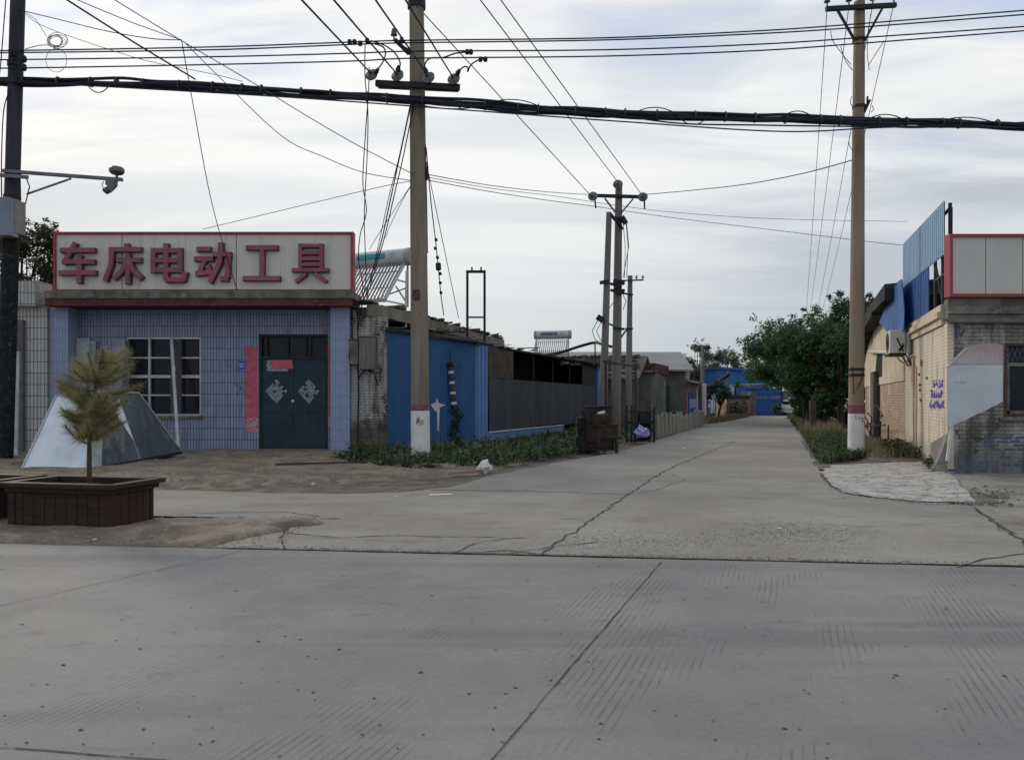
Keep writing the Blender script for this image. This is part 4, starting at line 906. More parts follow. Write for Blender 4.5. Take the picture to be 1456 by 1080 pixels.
# alley poles
Y3 = 28.0
p3 = pole('alley_pole', 'alley pole with a wide crossarm and disc insulators', (X(875.5, Y3), Y3, 0), P(880, 259, Y3), .19, .125, mt['pole_far'], None, 16)
mb = MB(); mb.bar(P(843, 278, Y3-.16), P(914, 280, Y3-.16), .10, .11); mb.build('crossarm', mt['iron'], p3)
for a_, b_ in (((860, 282), (875, 302)), ((900, 283), (884, 302))): MB().bar(P(*a_, Y3-.15), P(*b_, Y3-.14), .05).build('brace', mt['iron'], p3)
for px_, py_ in ((843, 279), (914, 280), (878.5, 262)): disc(P(px_, py_, Y3-.25), p3, (-.2,-1,.2), 1.15)
for py_, w_ in ((310, .22), (400, .30), (412, .26), (466, .15)): MB().bar(P(872, py_, Y3-.15), P(888, py_+2, Y3-.15), w_*.6, w_*.5).build('clamp', mt['iron'], p3)
mb = MB()
mb.bar(P(857, 400, Y3-.3), P(884, 408, Y3-.2), .08); mb.bar(P(868, 412, Y3-.3), P(884, 418, Y3-.2), .08); mb.build('tie_bar', mt['iron'], p3)
mb = MB().bar(P(870, 308, Y3-.2), P(886, 326, Y3-.2), .07); mb.bar(P(884, 308, Y3-.25), P(890, 318, Y3-.25), .16); mb.build('switch', mt['iron'], p3)
mb = MB()
for k, (a_, b_) in enumerate(((889, 888), (893, 891), (894, 886))): mb.tube([P(a_-3, 316, Y3-.2), P(a_, 350, Y3-.2), P(b_, 395, Y3-.2)], .012, 5)
mb.tube([P(884, 415, Y3-.2), P(890, 428, Y3-.2), P(886, 440, Y3-.2)], .014, 5); mb.tube([P(846, 284, Y3-.2), P(847, 296, Y3-.2)], .03, 5); mb.tube([P(916, 284, Y3-.2), P(916.5, 297, Y3-.2)], .03, 5)
mb.build('lead', mt['wire'], p3, smooth=True)
Y4 = 27.4
p4 = pole('alley_pole', 'slightly leaning bare pole left of the crossarm pole', (X(856, Y4), Y4, 0), P(866, 302, Y4), .155, .10, mt['pole_far'], None, 14)
for a_, b_, w_, h_ in ((P(853, 402, Y4-.14), P(866, 400, Y4-.14), .10, .12), (P(869, 305, Y4-.1), P(884, 323, Y3-.2), .07, .07), (P(861, 458, Y4-.1), P(872, 463, Y3-.18), .05, .05), (P(849, 450, Y4-.2), P(858, 456, Y4-.2), .22, .18)): MB().bar(a_, b_, w_, h_).build('tie_bar', mt['iron'], p4)
mb = MB(); mb.tube([P(850, 455, Y4-.2), P(842, 470, Y4-.2), P(846, 482, Y4-.2), P(855, 490, Y4-.2)], .014, 5); mb.tube([P(855, 458, Y4-.2), P(848, 470, Y4-.2), P(855, 485, Y4-.2)], .012, 5); mb.tube([P(858, 450, Y4-.2), P(872, 430, Y3-.2)], .012, 5); mb.build('lead', mt['wire'], p4, smooth=True)
Y5 = 34.0
p5 = pole('alley_pole', 'short thin pole with a small arm right of the crossarm pole', (X(893, Y5), Y5, 0), P(896, 392, Y5), .17, .105, mt['pole_far'], None, 14)
mb = MB(); mb.bar(P(880, 399, Y5-.12), P(915, 398, Y5-.12), .06); mb.bar(P(885, 417, Y5-.14), P(900, 419, Y5-.14), .07); mb.bar(P(892, 467, Y5-.14), P(881, 482, Y5-.3), .06); mb.bar(P(889, 467, Y5-.14), P(900, 467, Y5-.14), .06); mb.build('arm', mt['iron'], p5)
for px_ in (905, 914): pin(P(px_, 398, Y5-.12), p5, .8)
Y6 = 52.0
p6 = pole('alley_pole', 'thin far pole beside the peach house', (X(998.5, Y6), Y6, 0), P(999, 491, Y6), .16, .10, mt['pole_far'], None, 10)
MB().tube([P(1000.5, 545, Y6-.2), P(1001, 590, Y6-.2)], .17, 8).build('sleeve', mt['whitepaint'], p6, smooth=True)
Y7 = 56.0
p7 = pole('alley_pole', 'far wooden pole with crossarm rising out of the big tree', (X(1157, Y7), Y7, 0), P(1155, 445, Y7), .17, .14, mt['pole_far'], None, 10)
mb = MB(); mb.bar(P(1143, 447.5, Y7-.2), P(1171, 448.5, Y7-.2), .10); mb.bar(P(1148, 450, Y7-.2), P(1154, 460, Y7-.2), .06); mb.bar(P(1166, 450, Y7-.2), P(1158, 460, Y7-.2), .06); mb.build('crossarm', mt['iron'], p7)
p8 = pole('alley_pole', 'thin far pole before the blue factory', (X(1036, 58), 58, 0), P(1035, 527, 58), .11, .08, mt['pole_far'], None, 8)
MB().bar(P(1012, 550, 57.9), P(1037, 532, 57.9), .14, .22).build('lamp_arm', mt['iron'], p8)

# ------------------------------------------------------------------ wires
def spline(pts, n=10):
    out = []; pts = [V(p) for p in pts]
    for i in range(len(pts)-1):
        p0, p1, p2, p3_ = pts[max(i-1, 0)], pts[i], pts[i+1], pts[min(i+2, len(pts)-1)]
        for k in range(n):
            t_ = k/n; out.append(.5*((2*p1)+(p2-p0)*t_+(2*p0-5*p1+4*p2-p3_)*t_*t_+(3*p1-p0-3*p2+p3_)*t_**3))
    out.append(pts[-1]); return out
def wire(name, label, cat, pts, r=.012, group='overhead wires', m='wire', sag=0.0):
    q = [P(*p) for p in pts]
    if len(q) == 2 and sag:
        q = [q[0].lerp(q[1], k/12)-V((0,0,sag*4*(k/12)*(1-k/12))) for k in range(13)]
    elif len(q) > 2: q = spline(q)
    o = MB().tube(q, r, 6).build(name, mt[m], smooth=True); return tag(o, label, cat, group)
# thick telecom bundle: strands lashed together, one thing
bundle = thing('cable_bundle', 'thick lashed bundle of black telecom cables crossing the whole street', 'cable bundle', P(590, 145, 17.95))
bp0 = [(-140,110),(20,115),(150,116),(300,122),(450,132),(590,141),(760,154),(900,161),(1060,166),(1222,171),(1456,177),(1600,180)]
bp = bp0
def by(x):
    for (a_, b_), (c_, d_) in zip(bp0, bp0[1:]):
        if a_ <= x <= c_: return b_+(d_-b_)*(x-a_)/(c_-a_)
    return bp0[-1][1]
for k, (dy, r, ph) in enumerate(((0,.058,0),(4,.054,1.5),(-3,.040,2.5),(5,.036,4.0),(2,.042,5.2))):
    pts = [V(P(px_, by(px_)+dy+1.6*math.sin(px_*.013+ph)+U(-1.3,1.3), 17.93+.05*math.sin(px_*.02+ph))) for px_ in range(-140, 1600, 45)]
    MB().tube(spline(pts, 4), r*.88, 7).build('strand', mt['wire'], bundle, smooth=True)
for k in range(34):
    mb = MB(); px_ = 40+k*43+U(-12,12); i = [j for j in range(len(bp)-1) if bp[j][0] <= px_ <= bp[j+1][0]][0]; t_ = (px_-bp[i][0])/(bp[i+1][0]-bp[i][0]); py_ = bp[i][1]+(bp[i+1][1]-bp[i][1])*t_+1
    mb.lathe(P(px_, py_, 17.93), (1,0,-.03), [(-.015,.10),(-.015,.118),(.015,.118),(.015,.10)], 10); mb.build('tie', mt['wire_grey'], bundle)
for a_, b_, dy in ((120,160,14),(690,775,-9),(900,965,-8),(1110,1160,-9),(1230,1290,-8),(960,1010,12),(1330,1420,-7),(560,700,9)):
    i = lambda x: [bp[j][1]+(bp[j+1][1]-bp[j][1])*(x-bp[j][0])/(bp[j+1][0]-bp[j][0]) for j in range(len(bp)-1) if bp[j][0] <= x <= bp[j+1][0]][0]
    mb = MB().tube(spline([P(a_, i(a_), 17.85), P((a_*2+b_)/3, i((a_*2+b_)/3)+dy, 17.8), P((a_+2*b_)/3, i((a_+2*b_)/3)+dy, 17.8), P(b_, i(b_), 17.85)], 5), .013, 5); mb.build('loose_loop', mt['wire'], bundle, smooth=True)
wire('slack_cable', 'slack thin black cable hanging just below the lashed bundle', 'cable', [(-60,112,17.8),(200,126,17.8),(420,139,17.8),(640,155,17.8),(900,174,17.8),(1110,187,17.8),(1240,182,17.8),(1350,178,17.8)], .016)
wire('slack_cable', 'black cable drooping beneath the bundle near the right pole', 'cable', [(860,160,17.8),(960,175,17.8),(1080,178,17.8),(1222,180,17.8),(1456,182,17.8),(1560,184,17.8)], .018)
for lb, ys in (('topmost', ((-80,72),(20,72),(300,67),(500,60),(590,57.5),(860,54),(1080,44),(1222,34),(1456,15),(1600,3))), ('second', ((-80,75),(20,75),(300,71),(500,63.5),(590,61),(860,57),(1080,48),(1222,39),(1456,21),(1600,10))),
                ('third', ((-80,86),(20,85),(300,81),(500,76),(590,73),(860,71),(1080,63),(1222,54),(1456,38),(1600,28))), ('lowest', ((-80,97),(20,97),(300,92),(500,87),(590,83),(860,80),(1080,72),(1222,62),(1456,44),(1600,33)))):
    wire('power_wire', lb + ' of the four parallel power wires above the thick bundle', 'wire', [(a_, b_, 17.65) for a_, b_ in ys], .0155, 'four street power wires')
# jumpers with connectors between the big pole and the street wires
jp = thing('jumper_set', 'curled jumper leads with clamps joining big pole and street wires', 'jumper leads', P(600, 110, Y1-.45))
for q in (((528,104,18.0),(540,95,17.8),(548,78,17.7),(543,66,17.7),(520,60,17.66)), ((565,104,18.0),(569,90,17.8),(560,74,17.7),(545,64,17.7),(527,58,17.66)), ((606,104,18),(604,92,17.8),(612,83,17.75),(630,82,17.7),(648,76,17.7),(668,74,17.66)), ((648,108,18),(658,96,17.8),(665,96,17.75),(665,102,17.75),(670,92,17.7),(682,85,17.7),(692,84,17.66))):
    MB().tube(spline([P(*p) for p in q], 8), .017, 6).build('lead', mt['wire'], jp, smooth=True)
for px_, py_ in ((497,60),(504,60),(512,62),(522,58),(664,74),(669.5,74),(683,84.5),(690,84.5)):
    MB().lathe(P(px_-3, py_, 17.64), (1,0,0), [(0,.03),(.02,.065),(.08,.065),(.10,.03)], 8).build('connector', mt['iron'], jp, smooth=True)
for (a_, b_, c_, d_) in ((538,98,532,106),(567,93,565,104),(604,96,607,106),(654,99,648,108)): MB().tube([P(a_, b_, 17.85), P((a_+c_)/2, (b_+d_)/2, 17.9), P(c_, d_, 18.0)], [.03,.06,.03], 8).build('connector', mt['iron'], jp, smooth=True)
for lb, a_, b_ in (('leftmost', (528,105,Y1-.35), (290,-147,8.5)), ('second', (565,106,Y1-.35), (343,-154,8.5)), ('third', (609,108,Y1-.35), (417,-168,8.5)), ('rightmost', (644,110,Y1-.35), (490,-141,8.5))):
    wire('feeder_wire', lb + ' feeder wire running from the big pole over the camera', 'wire', [a_, b_], .018, 'feeder wires over the camera')
for lb, a_, b_ in (('thin wire from the big pole top to the left end of the alley crossarm', (592,8,Y1-.2), (841,279,Y3-.3)), ('thin wire overhead to the middle top of the alley pole', (590,-123,13), (880,261,Y3-.3)), ('thin wire overhead to the right end of the alley crossarm', (612,-138,13), (914,279,Y3-.3))):
    wire('alley_wire', lb, 'wire', [a_, b_], .0135, 'wires to the alley pole')
lw = [('thick dark wire slanting down from top left onto the bundle', [(20,-47,13),(95,0,15),(190,60,16.5),(278,113,17.8)], .018, 'wire'),
      ('thin wire from upper left to the wire junction', [(60,-23,14),(110,0,15),(190,33,16),(258,57,17)], .009, 'wire_grey'),
      ('thin wire crossing the junction and ending at the big pole', [(130,-20,14.5),(163,0,15),(258,58,17),(360,118,17.6),(420,155,17.8),(500,202,18),(588,248,18.1)], .010, 'wire_grey'),
      ('thin wire from the dark pole to the wire junction', [(26,14,17.9),(80,27,17.6),(150,44,17.3),(215,55,17.1),(258,57,17)], .010, 'wire'),
      ('thin drop wire from the junction down to the shop sign', [(258,57,17),(264,90,17.3),(273,140,17.8),(295,260,19.2),(312,330,20),(337,412,20.2)], .0105, 'wire'),
      ('thin sagging wire from the junction to the big pole', [(262,60,17),(310,108,17.4),(400,193,17.9),(460,223,18),(520,246,18.1),(588,257,18.2)], .009, 'wire_grey'),
      ('faint wire rising from the shop sign to the big pole', [(288,326,20.2),(430,292,19.4),(540,266,18.6),(588,257,18.3)], .008, 'wire_grey'),
      ('faint wire at top left between dark pole and bundle', [(34,18,17.9),(55,34,17.9),(100,52,17.9),(160,72,17.9),(215,88,17.9),(300,105,17.9),(345,116,17.9)], .007, 'wire_grey'),
      ('upper thin wire from big pole to the left of alley crossarm', [(607,248,18.3),(700,264,22),(780,273,25.5),(842,277,Y3-.2)], .011, 'wire_grey'),
      ('lower thin wire from big pole past the alley pole', [(607,256,18.3),(700,273,22),(780,285,25.5),(842,293,Y3+.1),(960,310,31),(1100,327,31),(1240,344,31),(1300,350,31)], .011, 'wire_grey'),
      ('middle thin wire from big pole fading right past the alley pole', [(607,252,18.4),(700,268,22),(790,279,25.5),(870,291,Y3+.2),(960,302,30),(1100,311,30),(1290,315,30)], .009, 'wire_grey'),
      ('sagging wire from alley crossarm to the right pole', [(912,277,Y3-.2),(980,271,26),(1060,262,23),(1140,247,20.5),(1211,228,18.7)], .013, 'wire'),
      ('thin vertical wire at the left edge of the photo', [(9,-10,18),(5,40,18),(1,90,18),(-4,130,18)], .012, 'wire'),
      ('thin cable hanging beside the dark pole', [(14,128,17.8),(5,160,17.8),(2,240,17.8),(3,300,17.7)], .012, 'wire')]
for lb, pts, r, m in lw: wire('thin_wire', lb, 'wire', pts, r, 'thin loose wires', m)
pv = thing('pole_wire_set', 'four fine wires dropping from right pole crossarm to the tree pole', 'wires', P(1222, 8, Y2))
for a_, b_ in (((1176,10,Y2-.2), (1146,447,Y7)), ((1207,8,Y2-.2), (1151,447,Y7)), ((1241,6,Y2-.2), (1161,447,Y7)), ((1271,5,Y2-.2), (1168,447,Y7))):
    q = [P(*a_).lerp(P(*b_), k/16)-V((0,0,1.0*4*(k/16)*(1-k/16)*.25)) for k in range(17)]
    MB().tube(q, .010, 5).build('wire', mt['wire_grey'], pv, smooth=True)
mb = MB()
for q in (((1181,44),(1184,58),(1196,75),(1210,92)), ((1195,66),(1202,86),(1212,100)), ((1238,20),(1233,70),(1236,100)), ((1256,60),(1240,85),(1236,92)), ((1209,190),(1207,205),(1213,215)), ((1211,137),(1209,146),(1213,152)), ((1240,150),(1242,156),(1238,160))): mb.tube(spline([P(a_, b_, Y2-.2) for a_, b_ in q], 4), .009, 5)
mb.build('loose_end', mt['wire_grey'], pv, smooth=True)
dp = thing('drop_cable_set', 'loose cables dropping from the big pole to the shop meter boxes', 'drop cables', P(520, 430, 20.5))
for q, r in ((((525,96,18.1),(524,130,18.1),(519,200,18.4),(516,260,18.8),(521,300,19.2),(512,335,19.6),(510,370,20),(516,410,20.4),(508,440,20.6)), .013),
          (((519,62,17.8),(519,110,18.1),(523,160,18.3),(522,220,18.6),(518,300,19.2),(519,350,19.8),(520,400,20.2),(513,440,20.6),(509,470,20.65)), .013),
          (((586,140,18.1),(570,215,18.4),(556,280,18.9),(543,340,19.5),(530,385,20),(518,425,20.4),(508,450,20.6)), .016), (((588,150,18.1),(574,220,18.4),(560,280,18.9),(546,340,19.5),(534,380,20),(521,425,20.4)), .014),
          (((583,150,18.1),(567,225,18.4),(553,280,18.9),(540,340,19.5),(533,370,20)), .010), (((588,258,18.3),(570,285,18.7),(540,330,19.4),(525,355,20)), .008), (((586,262,18.3),(575,280,18.7),(556,318,19.6),(548,338,21)), .008)):
    MB().tube(spline([P(*p) for p in q], 6), r, 5).build('cable', mt['wire'], dp, smooth=True)
gw_ = thing('stay_wire_set', 'pair of stay wires with bird guards from big pole to the roof edge', 'stay wires', P(630, 450, 21.5))
q = [P(606, 210, 18.4), P(612, 280, 19.2), P(619, 340, 20.1), P(623, 378, 20.6), P(627, 420, 21.2), P(631, 448, 21.6)]
MB().tube(spline(q, 6), .014, 5).build('wire', mt['wire'], gw_, smooth=True)
MB().tube([P(606, 230, 18.4), P(652, 452, 22)], .010, 5).build('wire', mt['wire_grey'], gw_)
for (px_, py_, Y) in ((620,341,20.1),(619,353,20.2),(622,366,20.4),(626,389,20.8),(626,402,21),(627,416,21.2)): MB().lathe(P(px_, py_, Y), (1,0,.2), [(-.04,.02),(-.03,.045),(.03,.045),(.04,.02)], 8).build('bead', mt['iron'], gw_, smooth=True)
MB().lathe(P(623, 373, 20.55), (.05,0,-1), [(0,.03),(.03,.075),(.19,.075),(.22,.03)], 10).build('strain_insulator', mt['iron'], gw_, smooth=True)
coil = thing('cable_coil', 'tangled coil of spare wire hanging near the dark pole top', 'cable coil', P(82, 60, 17.6))
mb = MB()
for k in range(6):
    rx, ry = U(9,15), U(8,10); cx_, cy_ = 81+U(-4,4), 58+U(-3,3); mb.tube([P(cx_+rx*math.cos(a_*.45)*1.0, cy_+ry*math.sin(a_*.45), 17.6+k*.01) for a_ in range(15)], .006, 5)
mb.tube([P(80+15*math.cos(a_*.45), 86+17*math.sin(a_*.45), 17.6) for a_ in range(15)], .006, 5)
mb.tube(spline([P(36,70,17.6), P(55,65,17.6), P(72,64,17.6)], 5), .009, 5); mb.tube(spline([P(37,18,17.6), P(52,30,17.6), P(66,52,17.6)], 5), .007, 5)
mb.build('loops', mt['wire_grey'], coil, smooth=True)
hs = thing('cable_sleeve', 'fat dark hose arching from shed roof to the alley poles', 'hose', P(846, 500, 30))
MB().tube(spline([P(775,505,30), P(800,500,30), P(825,492,30), P(845,487,30), P(856,489,29), P(870,493,28.5)], 6), .055, 8).build('hose', mt['wire'], hs, smooth=True)
MB().bar(P(846, 488, 30), P(846.5, 516, 30), .05).build('prop', mt['iron'], hs)

# ------------------------------------------------------------------ clutter along the left of the alley
YM = 20.3
mc = thing('rusty_workbench', 'rusty brown steel workbench with an old machine at the alley edge', 'workbench', (X(855, YM), YM, 0), R(30))
for x in (-.30, .30):
    for y in (-.26, .26): MB().box(x-.03, x+.03, y-.03, y+.03, 0, .72).build('leg', mt['rust'], mc, True)
mb = MB()
for y in (-.26, .26): mb.box(-.265, .265, y-.025, y+.025, .07, .12)
for x in (-.30, .30): mb.box(x-.025, x+.025, -.225, .225, .07, .12)
mb.box(-.36, .36, -.32, .32, .722, .765); mb.box(-.30, .30, -.285, -.262, .40, .72); mb.box(-.32, -.30, -.2, .2, .3, .72); mb.build('frame', mt['rust'], mc, True)
MB().box(-.28, .28, -.2, .24, .125, .42).build('under_box', mt['machine'], mc, True, bevel=.01)
MB().box(-.33, .33, .02, .30, .768, 1.20).build('back_cabinet', mt['machine'], mc, True, bevel=.01)
mb = MB(); mb.box(-.30, .10, -.24, .015, .768, 1.02); mb.lathe((-.10,-.24,.90), (0,-1,0), [(0,.10),(.03,.10),(.035,.04),(.08,.04)], 14); mb.box(-.34,.36,-.02,.34,1.203,1.235); mb.build('headstock', mt['rust'], mc, True, bevel=.008)
MB().tube([(-.22,-.16,1.04), (-.02,-.16,1.07)], .045, 8).build('rag', mt['white'], mc, True, True)
og = thing('old_gearbox', 'dark ribbed iron machine sunk in weeds left of the workbench', 'machine', (X(833, 20.6), 20.6, 0), R(20))
mb = MB(); mb.box(-.22, .22, -.2, .2, .0, .42); mb.box(-.17, .17, -.16, .16, .42, .62); mb.build('base', mt['machine'], og, True, bevel=.015)
mb = MB()
for k in range(5): mb.box(-.25, .25, -.22, .22, .64+k*.062, .675+k*.062)
mb.lathe((0,0,.6), (0,0,1), [(0,.15),(.35,.15),(.36,.1),(.52,.1)], 14); mb.build('ribs', mt['machine'], og, True)
mb = MB(); mb.lathe((0,-.22,.72), (0,-1,0), [(0,.05),(.1,.05)], 8); mb.tube([(.10*math.cos(a_*.524), -.30, .72+.10*math.sin(a_*.524)) for a_ in range(13)], .014, 6); mb.bar((-.3,-.05,.95), (-.34,-.1,.55), .02); mb.build('handwheel', mt['steel'], og, True)
YR = 25.2
rk = thing('iron_rack', 'black iron rack of bars with a dark panel standing by the board fence', 'rack', (X(911, YR), YR, 0), R(12))
for x in (-.40, .38):
    for y in (-.22, .22): MB().box(x-.025, x+.025, y-.025, y+.025, 0, 1.22 if x < 0 else 1.16).build('leg', mt['iron'], rk, True)
mb = MB()
for z in (.05, .62, 1.0):
    for y in (-.22, .22): mb.box(-.372, .352, y-.02, y+.02, z, z+.04)
for k in range(5): mb.box(-.30+k*.05, -.285+k*.05, -.215, -.195, .1, .98)
for x in (-.2, .22, .30): mb.box(x-.015, x+.015, -.01, .02, .98, 1.38)
mb.build('bars', mt['iron'], rk, True)
MB().box(-.10, .36, .0, .03, .1, .99).build('panel', mt['dark'], rk, True)
MB().box(-.36, .34, -.19, .19, .66, .69).build('shelf', mt['machine'], rk, True)
MB().box(-.05, .28, -.18, .15, .692, .95).build('crate', mt['machine'], rk, True, bevel=.01)
def blob(name, c, r, m, label, cat, seed=1, n=(8, 11)):
    from mathutils import noise as mn
    mb = MB(); vs = []; a_, b_ = n
    for i in range(a_+1):
        th = math.pi*i/a_
        for j in range(b_):
            ph = 2*math.pi*j/b_; d = V((math.sin(th)*math.cos(ph), math.sin(th)*math.sin(ph), math.cos(th)))
            k = 1+.75*mn.noise(d*1.9+V((seed,)*3))+.2*mn.noise(d*6+V((seed,)*3)); vs.append(V(c)+V((d.x*r[0]*k, d.y*r[1]*k, d.z*r[2]*k)))
    mb.add(vs, [(i*b_+j, i*b_+(j+1) % b_, (i+1)*b_+(j+1) % b_, (i+1)*b_+j) for i in range(a_) for j in range(b_)])
    return tag(mb.build(name, m), label, cat)
blob('plastic_bag', P(914, 613.5, YR-.36), (.24,.11,.19), mt['bag'], 'crumpled blue and white printed bag hung on the iron rack', 'bag', 3)
blob('plastic_bag', G(689, 663, .10)+V((0,0,0)), (.14,.12,.13), mt['litter'], 'crumpled white plastic bag lying on the weeds by the alley', 'bag', 6)
blob('plastic_bag', G(1158, 632, .05), (.16,.12,.07), mt['litter'], 'white plastic scrap in the right verge grass', 'litter', 8)
pf = thing('pipe_frame', 'tall thin black pipe frame standing over workbench and rack', 'pipe frame', (X(861, 20.9), 20.9, 0))
q0, q1 = V((X(861, 20.9), 20.9, 2.45)), V((X(903.5, 24.9), 24.9, 2.46))
MB().bar(V((q0.x, q0.y, 0)), q0, .06).build('post', mt['iron'], pf); MB().bar(V((q1.x, q1.y, 0)), q1, .05).build('post', mt['iron'], pf); MB().bar(q0-V((.05,.1,.02)), q1+V((.03,.06,.0)), .055).build('top_bar', mt['iron'], pf)
# litter
mb = MB(); mb.box(-.16, .16, -.06, .06, 0, .006); o = mb.build('paper_scrap', mt['litter']); o.location = G(627, 703, .012); o.rotation_euler = (0,0,.3); tag(o, 'flat white paper scrap on the concrete before the verge', 'litter')
mb = MB(); mb.bar((-.35,0,.03), (.35,.1,.05), .10, .04); o = mb.build('wood_offcut', mt['stick']); o.location = G(664, 674, .02); o.rotation_euler = (0,0,.5); tag(o, 'pale wooden offcut at the edge of weeds and alley', 'wood')
mb = MB(); mb.bar((-.9,0,.03), (.9,.25,.06), .05, .04); o = mb.build('wood_stick', mt['board']); o.location = G(455, 662, .06); tag(o, 'long thin dark stick on the dirt before the shop door', 'wood')
for px_, py_, s_ in ((135,767,.03),(563,706,.03),(1108,751,.03),(972,637,.05),(445,688,.03)):
    o = blob('litter_scrap', G(px_, py_, .012), (s_, s_*.8, s_*.4), mt['litter'], {135:'tiny white scrap in front of the planter box',563:'tiny white scrap at the dirt yard edge',1108:'tiny white scrap beyond the gravel patch',972:'tiny white scrap on the middle of the alley',445:'tiny white scrap on the dirt yard'}[px_], 'litter', px_, (5, 7))

# ------------------------------------------------------------------ board fence and the houses along the alley
fn_ = thing('board_fence', 'low fence of weathered upright boards along the left of the alley', 'fence', G(930, 624))
f0_, f1_ = V((X(929, 27.6), 27.6, 0)), V((X(1000, 41.0), 41.0, 0)); L = (f1_-f0_).length; fd_ = (f1_-f0_)/L; fnn = V((fd_.y, -fd_.x, 0))
mb = MB(); k = 0; s_ = 0
while s_ < L-.1:
    w_ = U(.22,.42); h = .78+.10*math.sin(s_*.7)+U(-.05,.05)+(.15 if abs(s_-6) < .8 else 0); tl = U(-.03,.03); off = U(-.02,.02)
    p, q = f0_+fd_*s_+fnn*off, f0_+fd_*min(s_+w_-.015, L)+fnn*off
    mb.prism([p, q, V((q.x+tl, q.y, h+U(-.04,.04))), V((p.x+tl, p.y, h+U(-.04,.04)))], fnn*.035); s_ += w_
mb.build('boards', mt['fence'], fn_)
mb = MB()
for z in (.25, .62): mb.bar(f0_-fnn*.05+V((0,0,z)), f1_-fnn*.05+V((0,0,z)), .05)
mb.build('rail', mt['bark'], fn_)
def house(name, label, foot, zw, m, cat='house', roof=None):
    c = sum((V((p[0], p[1], 0)) for p in foot), V())/len(foot); t = thing(name, label, cat, (c.x, c.y, 0))
    MB().slab(foot, -.1, zw).build('wall', m, t); return t
# old brick house with a gable on the alley
ax = lambda Y: 5.97+LA*(Y-37.5)
bh = thing('brick_house', 'old brown brick house with a gable and ragged tiled roof', 'house', (2, 35, 0))
ya, yb, yr = 37.5, 42.9, 40.0
mb = MB(); xe = 1.2
mb.prism([(ax(ya), ya, -.1), (ax(yb), yb, -.1), (ax(yb), yb, 2.15), (ax(yr), yr, 3.52), (ax(ya), ya, 2.42)], (-.25,0,0)); mb.build('gable_wall', mt['brick_old'], bh)
mb = MB(); h0 = X(873, ya); h1 = X(881, ya); wall_xz(mb, xe, ax(ya)-.26, -.1, 2.42, ya, ya+.25, [(h0, h1, Z(572, ya), Z(540, ya))]); mb.build('front_wall', mt['brick_old'], bh)
fr_ = MB().box(h0-.08, h1+.08, ya-.03, ya-.003, Z(572, ya)-.06, Z(540, ya)+.06).build('window', mt['stick'], bh); MB().box(h0, h1, ya-.05, ya-.032, Z(572, ya), Z(540, ya)).build('pane', basic('blue_glass', (.05,.10,.16), (.04,.08,.13)), fr_)
mb = MB(); mb.hexa([(xe, ya-.3, 2.36), (ax(ya)+.15, ya-.3, 2.36), (ax(yr)+.15, yr, 3.54), (xe, yr, 3.54), (xe, ya-.3, 2.46), (ax(ya)+.15, ya-.3, 2.46), (ax(yr)+.15, yr, 3.66), (xe, yr, 3.66)])
mb.hexa([(xe, yr+.01, 3.54), (ax(yr)+.15, yr+.01, 3.54), (ax(yb)+.15, yb+.3, 2.1), (xe, yb+.3, 2.1), (xe, yr+.01, 3.66), (ax(yr)+.15, yr+.01, 3.66), (ax(yb)+.15, yb+.3, 2.2), (xe, yb+.3, 2.2)]); mb.build('roof', mt['roof_tile'], bh)
mb = MB()
for k in range(170):
    t_ = random.random()**.7; Y = ya-.3+(yr-ya+.3)*t_; x = U(xe, ax(ya)+.7*t_-.3); z = 2.48+(3.68-2.48)*t_; mb.bar((x, Y, z), (x+U(.2,.4), Y+U(-.1,.1), z+U(0,.08)), U(.15,.3), .05)
tag(mb.build('loose_tiles', mt['roof_tile'], bh), kind='stuff')
mb = MB(); mb.bar((ax(yr)+.03, yr, 0), (ax(yr)+.03, yr, 3.45), .25, .05, up=(1,0,0)); mb.bar((ax(ya+.3)+.03, ya+.3, 2.42), (ax(yr)+.03, yr, 3.5), .08); mb.build('gable_post', mt['bark'], bh)
# long pale roof behind
lr = thing('long_roof_house', 'long low house with a pale grey ridged roof behind the brick house', 'house', (6, 50, 0))
yA, yB, yC = 44, 47, 50.; rx = X(968, 47); lx = X(760, 47)
mb = MB(); mb.slab([(lx, yA), (rx-.4, yA), (rx-.4, yC), (lx, yC)], -.1, 3.1); mb.prism([(rx-.4, yA, 3.1), (rx-.4, yC, 3.1), (rx-.4, yB, 4.15)], (-.3,0,0)); mb.build('wall', mt['wall_grey'], lr)
mb = MB(); mb.hexa([(lx, yA-.4, 3.0), (rx, yA-.4, 3.0), (rx, yB, 4.2), (lx, yB, 4.2), (lx, yA-.4, 3.1), (rx, yA-.4, 3.1), (rx, yB, 4.3), (lx, yB, 4.3)]); mb.hexa([(lx, yB+.01, 4.2), (rx, yB+.01, 4.2), (rx+.0, yC+.4, 3.0), (lx, yC+.4, 3.0), (lx, yB+.01, 4.3), (rx, yB+.01, 4.3), (rx, yC+.4, 3.1), (lx, yC+.4, 3.1)]); mb.build('roof', mt['roof_grey'], lr)
